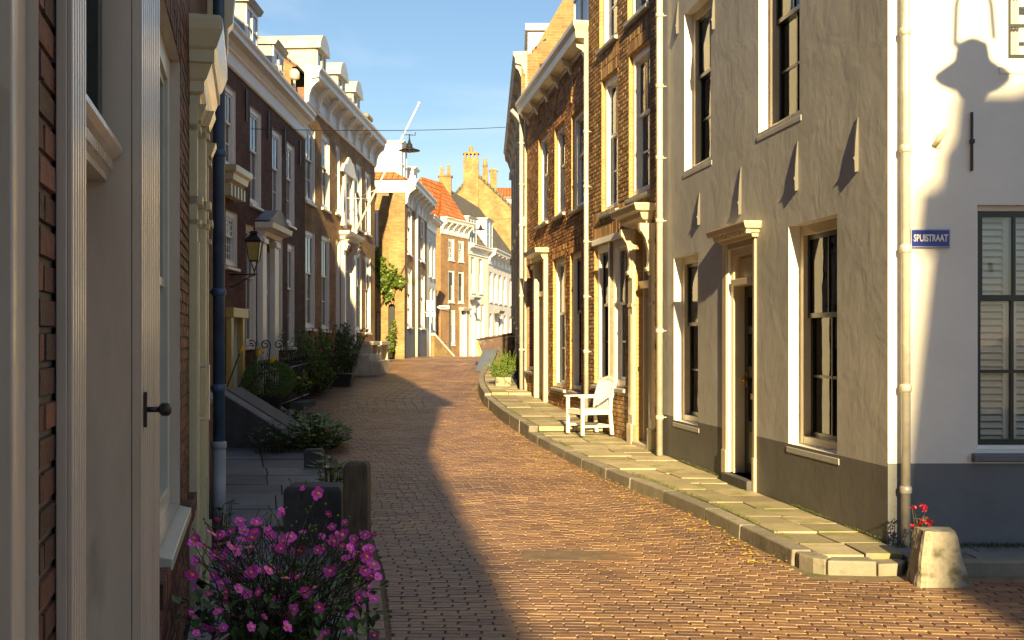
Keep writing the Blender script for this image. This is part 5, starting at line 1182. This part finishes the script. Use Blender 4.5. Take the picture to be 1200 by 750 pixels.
m = MB(); m.box(pt(499.5,Y), pt(510,Y), Y-.03, Y, zz(371,Y), zz(366,Y)); m.tube([(pt(500,Y)-.12,Y+.02,zz(366,Y)),(pt(504,Y),Y+.02,zz(366,Y))], .02, 6); m.tube([(pt(504,Y),Y+.01,zz(371,Y)),(pt(504,Y),Y+.01,zz(352,Y))], .02, 6); m.tube([(pt(504,Y),Y+.02,zz(371,Y)),(pt(504,Y),Y+.02,g(Y))], .025, 8); m.build('lower_panel', 'sign_white', r)
# utility cabinet
X, Y = pt(520,51), 51; m = MB(); m.box(X-.1, X+.1, Y, Y+.25, g(Y)-.1, zz(403,Y)); m.box(X-.12, X+.12, Y-.02, Y+.27, zz(403,Y), zz(402,Y)); m.box(X-.08, X+.08, Y-.01, Y, g(Y)+.1, zz(404,Y)); o = m.build('utility_cabinet', 'paint_dark', None, .01, (X,Y,g(Y))); tag(o, 'narrow dark utility cabinet left of the signpost', 'cabinet')

# --- stone posts and low blocks on the left
def post(name, px0, px1, Y, ytop, label, m='stone_dark', dep=None):
    a, b = pt(px0,Y), pt(px1,Y); d = dep or (b-a); z1 = zz(ytop,Y); mb = MB(); mb.box(a, b, Y, Y+d, g(Y)-.1, z1-.03); mb.hexa([(a,Y,z1-.03),(b,Y,z1-.03),(b,Y+d,z1-.03),(a,Y+d,z1-.03),(a+.02,Y+.02,z1),(b-.02,Y+.02,z1),(b-.02,Y+d-.02,z1),(a+.02,Y+d-.02,z1)])
    o = mb.build(name, m, None, .008, ((a+b)/2,Y,g(Y))); tag(o, label, 'post' if 'post' in name else 'planter wall'); return o
post('square_post', 402, 431, 8.1, 543, 'square weathered dark post beside the pink flowers, nearest to the kerb', 'old_wood')
post('stone_post', 356, 377, 13.2, 527, 'low square stone post at the foot of the sloping cellar hatch')
post('planter_wall', 332, 400, 8.5, 571, 'low dark stone block behind the pink flowers, left of the square post', dep=.35)
# --- cellar hatch
X0, X1, Y0, Y1 = pt(258,15.3), pt(355,15.3), 15.3, 16.5
r = thing('cellar_hatch', 'sloping dark cellar hatch with pale metal edges against the left houses', 'hatch', (X1,Y0,g(15.3)))
ga = g(15.3); zt_ = zz(461,15.3); m = MB()
m.loft([[(X0,y,ga-.1),(X1,y,ga-.1),(X1,y,ga+.1),(X0,y,zt_)] for y in (Y0,Y1)], 0, True, True, False); m.build('cheek_walls', 'stone_dark', r, .01)
m = MB(); sl = (ga+.1-zt_)/(X1-X0)
for k in range(4):
    y = Y0-.02+k*.1; m.hexa([(X0,y,zt_+.02),(X1,y,ga+.12),(X1,y+.02,ga+.12),(X0,y+.02,zt_+.02),(X0,y,zt_+.035),(X1,y,ga+.135),(X1,y+.02,ga+.135),(X0,y+.02,zt_+.035)])
m.build('edge_rails', 'lead_grey', r); m = MB(); m.hexa([(X0,Y0+.4,zt_+.01),(X1,Y0+.4,ga+.11),(X1,Y1,ga+.11),(X0,Y1,zt_+.01),(X0,Y0+.4,zt_+.04),(X1,Y0+.4,ga+.14),(X1,Y1,ga+.14),(X0,Y1,zt_+.04)]); m.build('lid', 'stone_dark', r)

# --- iron railing with scrolls before the dark brown house
r = thing('iron_railing', 'black wrought iron railing with spiral scrolls before the dark brown house', 'railing', (-4.3,20.5,g(20.5)))
def rail(p, q, n, h=.9):
    p, q = Vector(p), Vector(q); m = MB(); m.tube([p+Vector((0,0,h)), q+Vector((0,0,h))], .014, 6); m.tube([p+Vector((0,0,.15)), q+Vector((0,0,.15))], .012, 6); m.build('rail', 'iron_black', r)
    for i in range(n+1):
        b = p.lerp(q, i/n); m = MB(); m.tube([b-Vector((0,0,.1)), b+Vector((0,0,h+.12))], .009, 5); m.tube([b+Vector((0,0,h+.1)), b+Vector((0,0,h+.16)), b+Vector((0,0,h+.24))], [.009,.02,.002], 6); m.build('bar', 'iron_black', r)
rail((-4.35,19.3,g(19.3)+.05), (-4.3,23.5,g(23.5)+.05), 22, .8); rail((-4.95,23.5,g(23.5)+.05), (-4.3,23.5,g(23.5)+.05), 5, .8)
for k, (px, Yv) in enumerate(((294,21.2),(311,21.6),(327,22.5))):
    c = Vector((pt(px,Yv),Yv,zz(404,Yv))); m = MB(); m.tube([c+Vector((math.cos(t*.55)*.10*(1-t/20),0,math.sin(t*.55)*.10*(1-t/20))) for t in range(17)], .012, 6); m.tube([c+Vector((.1,0,0)), c+Vector((.06,0,-.35)), c+Vector((-.02,0,-1.0))], .012, 6); m.build('scroll', 'iron_black', r)
# yellow tipped lances
for k, (px0, py0, px1, py1) in enumerate(((262,452,281,414),(272,455,301,417),(278,458,316,425),(268,455,258,420))):
    Yv = 17.9; a, b = Vector((pt(px0,Yv),Yv,zz(py0+12,Yv))), Vector((pt(px1,Yv),Yv,zz(py1,Yv))); m = MB(); m.tube([Vector((a.x,a.y,g(Yv)+.0)), a, b], .012, 6)
    r2 = thing('garden_lance', 'thin black garden lance with yellow spear tip, %s' % ('leftmost and upright but one','longest, leaning right','lowest, leaning far right','leaning left beside the blue pipe')[k], 'garden stake', tuple(a), 'yellow-tipped stakes by the railing')
    m.build('shaft', 'iron_black', r2); d = (b-a).normalized(); m = MB(); m.tube([b, b+d*.05, b+d*.16], [.012,.045,.003], 4); m.build('tip', 'petal_yellow', r2)

# --- box ball in pot
X, Y = pt(313,20), 20; X = -4.38; gz = g(Y)+.03
r = thing('plant_pot', 'black round pot holding the clipped box ball at the left houses', 'plant pot', (X,Y,gz)); m = MB(); m.lathe((X,Y,gz), [(.18,0),(.24,.36),(.26,.38),(.26,.42),(.23,.42),(.22,.36)], 20); m.build('pot', 'terracotta_pot', r)
m = MB(); m.tube([(X,Y,gz+.3),(X,Y,gz+.7)], .03, 6); o_t = m.build
bb = thing('box_ball', 'dark clipped round boxwood bush in the black pot', 'bush', (X,Y,gz+.38)); m.build('trunk', 'stem', bb)
m = MB(); cc = Vector((X,Y,gz+.68))
for i in range(6500):
    v = rv().normalized(); p = cc+Vector((v.x*.46,v.y*.42,v.z*.34))*R(.82,1.03); leaf(m, p, .035, .02, v+rv()*.8, rv())
m.build('crown', 'leaf_mid', bb)

# --- plants along the left houses
def weed(name, x, y, h, spread, n, label, lm='leaf_mid', flowers=None, L=.09, w=.022, group='plants along the left houses'):
    z = g(y)+.03; r = thing(name, label, 'plant', (x,y,z), group); m = MB(); ml = MB(); mf = MB(); tips = []
    for i in range(n):
        a = Vector((x+R(-.15,.15)*spread,y+R(-.15,.15)*spread,z)); b = a+Vector((R(-1,1)*spread*.5,R(-1,1)*spread*.5,h*R(.5,1))); md = (a+b)/2+Vector((0,0,h*.12))+rv()*.04
        m.tube([a,md,b], [.006,.004,.002], 4)
        for k in range(int(10+h*16)):
            t = R(.15,1); p = a.lerp(md, t*2) if t < .5 else md.lerp(b, t*2-1); leaf(ml, p, L*R(.6,1.2), w*R(.7,1.3), rv()+Vector((0,0,.4)), Vector((R(-.5,.5),R(-.5,.5),1)))
        tips.append(b)
    m.build('stems', 'stem', r); ml.build('foliage', lm, r)
    if flowers:
        for b in random.sample(tips, min(flowers[1], len(tips))):
            for k in range(9): leaf(mf, b+rv()*.01, .05, .045, rv()+Vector((0,0,.3)), rv())
        mf.build('blossom', flowers[0], r)
wl = [(352,23.5,1.25,.8,26,'tall feathery green plant beside the scrolled railing','leaf_mid',None,.12,.02),
 (366,24.8,1.3,.9,26,'bushy green plant with one magenta bloom below the dark brown house','leaf_mid',('petal_pink',1),.11,.03),
 (380,26.5,1.25,.9,26,'leafy dark shrub between the two brown houses','leaf_dark',None,.10,.035),
 (393,28.5,1.3,.9,28,'dense dark green shrub at the brown house with arched dormers','leaf_dark',None,.10,.035),
 (406,30.5,1.25,.9,30,'arching dark leafy shrub nearest the carved white door case','leaf_dark',None,.14,.03),
 (297,20.9,1.15,.4,12,'slim fern-like plant in front of the white door case','leaf_bright',None,.08,.014),
 (340,22.6,.6,.7,30,'low green plant with small yellow flowers at the road edge','leaf_mid',('petal_yellow',6),.09,.04),
 (372,25.6,.55,.8,30,'low spreading foliage edging the road bricks','leaf_bright',('petal_pink',1),.09,.045)]
for px, Y, h, sp, n, lab, lm, fl, L, w in wl:
    x = max(pt(px, Y), -4.85); weed('leafy_plant', x, Y, h*1.2, sp*1.25, int(n*1.3), lab, lm, fl, L, w)
# ground-cover leaves beside the hatch
def hosta(c, rx, ry, n, label, L=.13, lm='leaf_mid'):
    m = MB(); c = Vector(c)
    for i in range(n):
        a = R(0,2*PI); rr = math.sqrt(R(0,1)); p = c+Vector((rx*rr*math.cos(a), ry*rr*math.sin(a), R(.08,.46)*(1.1-rr*.5))); d = Vector((math.cos(a)*.8+R(-.4,.4), math.sin(a)*.8+R(-.4,.4), R(-.1,.5)))
        leaf(m, p, L*R(.7,1.25), L*.85*R(.7,1.1), d, Vector((0,0,1))); m.tube([(c.x+(p.x-c.x)*.7,c.y+(p.y-c.y)*.7,c.z),tuple(p)], .003, 4, 1)
    o = m.build('leafy_plant', [lm,'stem'], None, 0, tuple(c)); tag(o, label, 'plant', 'plants along the left houses')
hosta((pt(362,15.4),15.7,g(15.6)), .46, .95, 420, 'broad-leaved low green plant spilling beside the cellar hatch'); hosta((pt(345,17.6),17.6,g(17.6)), .35, .5, 160, 'broad-leaved plant just beyond the cellar hatch')
hosta((pt(386,11.3),11.4,g(11.4)), .16, .2, 36, 'small bright green plant behind the square stone post', .14, 'leaf_bright'); hosta((pt(316,14.6),14.7,g(14.6)+.05), .3, .2, 90, 'dark tuft of leaves at the foot of the cellar hatch side', .08, 'leaf_dark')
hosta((pt(250,8.4),8.5,.02), .2, .2, 60, 'small dark weeds at the foot of the blue downpipe', .07, 'leaf_dark')
for px, Y, w_, lab in ((413,31.2,.5,'long dark low trough under the arching shrub'),(396,27.5,.4,'dark square pot hidden in the shrubs')):
    x = pt(px,Y); gz = g(Y); m = MB(); m.hexa([(x-w_*.8,Y,gz),(x+w_*.7,Y,gz),(x+w_*.7,Y+.5,gz),(x-w_*.8,Y+.5,gz),(x-w_,Y-.05,gz+.32),(x+w_*.9,Y-.05,gz+.32),(x+w_*.9,Y+.55,gz+.32),(x-w_,Y+.55,gz+.32)]); o = m.build('plant_trough', 'terracotta_pot', None, .01, (x,Y,gz)); tag(o, lab, 'planter')
# hollyhock + ivy at yellow flank
weed('hollyhock', pt(458,38.9), 38.9, 1.35, .3, 9, 'tall hollyhock with pink blooms before the round-topped doorway', 'leaf_bright', ('petal_pink',5), .16, .10, 'plants at the yellow brick house')
r = thing('climbing_ivy', 'bright green climbing ivy hanging over the garden wall of the yellow house', 'climbing plant', (pt(455,39.2),39.2,g(39)), 'plants at the yellow brick house'); m = MB()
for c, rx, rz, n in (((440,306),.3,.5,500),((445,313),.4,.45,700),((451,322),.45,.4,700),((457,330),.38,.4,600),((464,328),.35,.22,350),((470,332),.2,.14,120),((454,345),.18,.35,220),((449,334),.2,.3,160)):
    Yv = 39.1; bush(m, (pt(c[0],Yv),Yv,zz(c[1],Yv)), rx*1.05, .13, rz, n, .11, .09, 30, 0, .1)
m.build('foliage', 'leaf_bright', r); m = MB()
for k in range(5): x = pt(449+k*3,39.2); m.tube([(x,39.27,2.9),(x+R(-.2,.2),39.26,3.4),(x+R(-.4,.4),39.2,4.2)], .012, 5)
m.build('vines', 'stem', r)

# --- pink anemones in the foreground
def anemones():
    r = thing('anemone_bush', 'large clump of bright pink anemones with yellow centres in the left foreground', 'flowers', (-1.1,5.2,0)); ms = MB(); mp = MB(); mc = MB(); ml = MB(); mbuds = MB(); flowers = []
    def flower(p, nrm, s):
        mp = mc = MB(); flowers.append((p.y/s, mp))
        nrm = nrm.normalized(); a = nrm.orthogonal().normalized(); b = nrm.cross(a); n = random.choice((5,5,6)); k0 = R(0,6); rc = random.random()
        for k in range(n):
            t = k0+2*PI*k/n; d = a*math.cos(t)+b*math.sin(t); sd = nrm.cross(d); L = s*R(.85,1.15); cup = R(.1,.45); W = L*.46
            q = lambda u, v, h: p+d*L*u+sd*W*v+nrm*L*h
            for (A_, B_) in ((-1,0),(0,1)):
                mp.quad([q(.12,.25*A_,0), q(.12,.25*B_,0), q(.55,.95*B_,cup*.3), q(.9,.8*B_,cup*.6), q(1,.1*B_,cup*.62), q(1,.1*A_,cup*.62), q(.9,.8*A_,cup*.6), q(.55,.95*A_,cup*.3)], 0, min(1,max(0,rc+R(-.2,.2))))
        mc.ball(p+nrm*.004, s*.33, s*.33, s*.24, 8, 1)
    base = Vector((-1.12,5.3,0)); cam = Vector((0,0,1.6)); heads = []
    for i in range(150):
        px, py = R(222,440), R(592,752)
        if py < 592+.22*abs(px-345)+R(-12,22): py += 35
        heads.append((px, py))
    heads += [(355,572),(372,578),(470,575) if False else (372,577),(225,676),(230,742),(437,662),(443,676),(404,612),(385,602),(285,622),(262,652),(420,648),(414,632),(330,603),(300,612)]
    for px, py in heads:
        Yh = R(4.6,6.1); p = Vector((pt(px,Yh),Yh,zz(py,Yh)))
        if p.x < l1x(Yh)+.05: p.x = l1x(Yh)+.06
        b0 = Vector((-1.08+R(-.2,.2),5.35+R(-.3,.3),0)); mid = b0.lerp(p,.55)+Vector((0,0,.12)); m1 = b0.lerp(mid,.5)+Vector((0,0,.03))
        ms.tube([b0,m1,mid,p], [.005,.004,.003,.0022], 4); flower(p, (cam-p).normalized()*.7+rv()*.8+Vector((0,0,.35)), R(.015,.030))
        for k in range(2):
            q = mid.lerp(p, R(.2,.9)); e = q+Vector((R(-.1,.1),R(-.1,.1),R(.03,.14))); ms.tube([q,e], .0018, 3); mbuds.ball(e, .006, n=6)
        for k in range(3): leaf(ml, b0.lerp(mid, R(.1,1.0))+rv()*.05, R(.04,.09), R(.03,.05), rv()+Vector((0,0,.4)), Vector((0,0,1)))
    for i in range(500): leaf(ml, Vector((-1.1+R(-.42,.42),5.3+R(-.5,.5),R(.05,.5))), R(.05,.09), R(.03,.06), rv(), Vector((0,0,1)))
    for i in range(60):
        p = Vector((pt(R(225,440),5.3),R(4.9,5.7),R(.3,.75))); b0 = Vector((-1.12+R(-.2,.2),5.35+R(-.3,.3),0)); ms.tube([b0,(b0+p)/2+Vector((0,0,.08)),p], .0025, 4)
    ms.build('stems', 'stem', r); flowers.sort(key=lambda q: q[0]); rest = MB()
    for k, (_, f) in enumerate(flowers):
        if k < 98: f.build('flower', ['petal_pink','petal_yellow'], r)
        else:
            b = len(rest.v); rest.v += f.v; rest.f += [tuple(b+i for i in q) for q in f.f]; rest.m += f.m; rest.r += f.r; rest.sm += f.sm
    struct(rest.build('small_flowers', ['petal_pink','petal_yellow'], r), 'stuff'); ml.build('foliage', 'leaf_dark', r); struct(mbuds.build('buds', 'leaf_bright', r), 'stuff')
anemones()

# --- manhole patch in the road
X, Y = .5, 8.25; m = MB(); m.box(X-.42, X+.42, Y-.16, Y+.2, -.02, .006); 
o = m.build('manhole_cover', 'cover_iron', None, .004, (X,Y,0)); tag(o, 'worn rectangular cover set flush into the sunlit road bricks', 'manhole cover')
# --- leaves and moss
m = MB()
for i in range(900):
    y = 8+22*R(0,1)**1.2; x = kx(y)-abs(random.gauss(0,.28)); z = g(y)+.008
    leaf(m, (x,y,z), R(.02,.05), R(.015,.03), Vector((R(-1,1),R(-1,1),R(-.05,.1))), Vector((R(-.2,.2),R(-.2,.2),1)))
for i in range(500): y = R(6,24); x = R(lx(y), kx(y)); leaf(m, (x,y,g(y)+.008), R(.012,.03), R(.01,.02), Vector((R(-1,1),R(-1,1),0)), Vector((R(-.2,.2),R(-.2,.2),1)))
struct(m.build('fallen_leaves', 'leaf_yellow'), 'stuff')
m = MB()
for i in range(9000):
    y = R(8.3,24); k = random.random()
    if k < .5: x = kx(y)+.155+random.gauss(0,.015)
    elif k < .8: x = rwx(y)-abs(random.gauss(0,.02))
    else: x = kx(y)+.16+(rwx(y)-kx(y)-.16)*R(0,1); y = 8.25+.42*round((y-8.25)/.42)+random.gauss(0,.01)
    if noise.noise(Vector((x*1.5,y*.9,0))) < .0: continue
    z = g(y)+(.115 if y < 16.9 else (.19 if y < 23.3 else .24)); leaf(m, (x,y,z-.004), R(.01,.028), .006, Vector((R(-.6,.6),R(-.6,.6),1)), Vector((1,0,0)))
for i in range(1500):
    x = R(2.8,5.5); leaf(m, (x,8.2-abs(random.gauss(0,.06)),.085), R(.015,.05), .008, Vector((R(-.6,.6),R(-.6,.6),1)), Vector((1,0,0)))
struct(m.build('moss_and_grass', 'green_moss'), 'stuff')

# =================================================================== LIGHT, SKY, CAMERA
EL, TR = math.radians(20.5), math.radians(2.8)     # sun behind the camera, travelling slightly left
w = bpy.data.worlds.new('World'); S.world = w; w.use_nodes = True; N = w.node_tree.nodes; L = w.node_tree.links
bg = N['Background']; sky = N.new('ShaderNodeTexSky'); sky.sky_type = 'NISHITA'; sky.sun_disc = False
# direction towards the sun: (sin TR, -cos TR)
sd = Vector((math.sin(TR)*math.cos(EL), -math.cos(TR)*math.cos(EL), math.sin(EL)))
sky.sun_elevation = EL; sky.sun_rotation = math.atan2(sd.x, sd.y); sky.air_density = 1.2; sky.dust_density = .3; sky.ozone_density = 3.0
tcw = N.new('ShaderNodeTexCoord'); mpw = N.new('ShaderNodeMapping'); L.new(tcw.outputs['Generated'], mpw.inputs['Vector']); mpw.inputs['Scale'].default_value = (1.2,1.2,5)
nzw = N.new('ShaderNodeTexNoise'); nzw.inputs['Scale'].default_value = 2.2; nzw.inputs['Detail'].default_value = 7; nzw.inputs['Distortion'].default_value = .6; L.new(mpw.outputs[0], nzw.inputs['Vector'])
crw = N.new('ShaderNodeValToRGB'); crw.color_ramp.elements[0].position = .45; crw.color_ramp.elements[1].position = .72; crw.color_ramp.elements[1].color = (.5,.5,.5,1); L.new(nzw.outputs['Fac'], crw.inputs[0])
mxw = N.new('ShaderNodeMixRGB'); L.new(crw.outputs[0], mxw.inputs[0]); L.new(sky.outputs[0], mxw.inputs[1]); mxw.inputs[2].default_value = (7.5,8.2,9,1); L.new(mxw.outputs[0], bg.inputs['Color']); bg.inputs['Strength'].default_value = .05
sl = bpy.data.lights.new('sun', 'SUN'); sl.energy = 5; sl.angle = math.radians(.55); sl.color = (1,.75,.36)
so = bpy.data.objects.new('sun', sl); COL.objects.link(so); so.rotation_euler = sd.to_track_quat('Z', 'Y').to_euler()
cam = bpy.data.cameras.new('camera'); co = bpy.data.objects.new('camera', cam); COL.objects.link(co); co.location = (0,0,EYE); co.rotation_euler = (PI/2,0,0)
cam.sensor_width = 36; cam.lens = 36*F_PX/1200; cam.shift_y = -(HY-375)/1200*-1; cam.clip_start = .05; cam.clip_end = 5000; S.camera = co
S.view_settings.view_transform = 'Standard'; S.view_settings.look = 'None'; S.view_settings.exposure = 1.5; S.view_settings.gamma = 1
S.render.engine = 'CYCLES'; S.cycles.max_bounces = 6; S.cycles.transparent_max_bounces = 10
S.render.resolution_x = 1024; S.render.resolution_y = 640
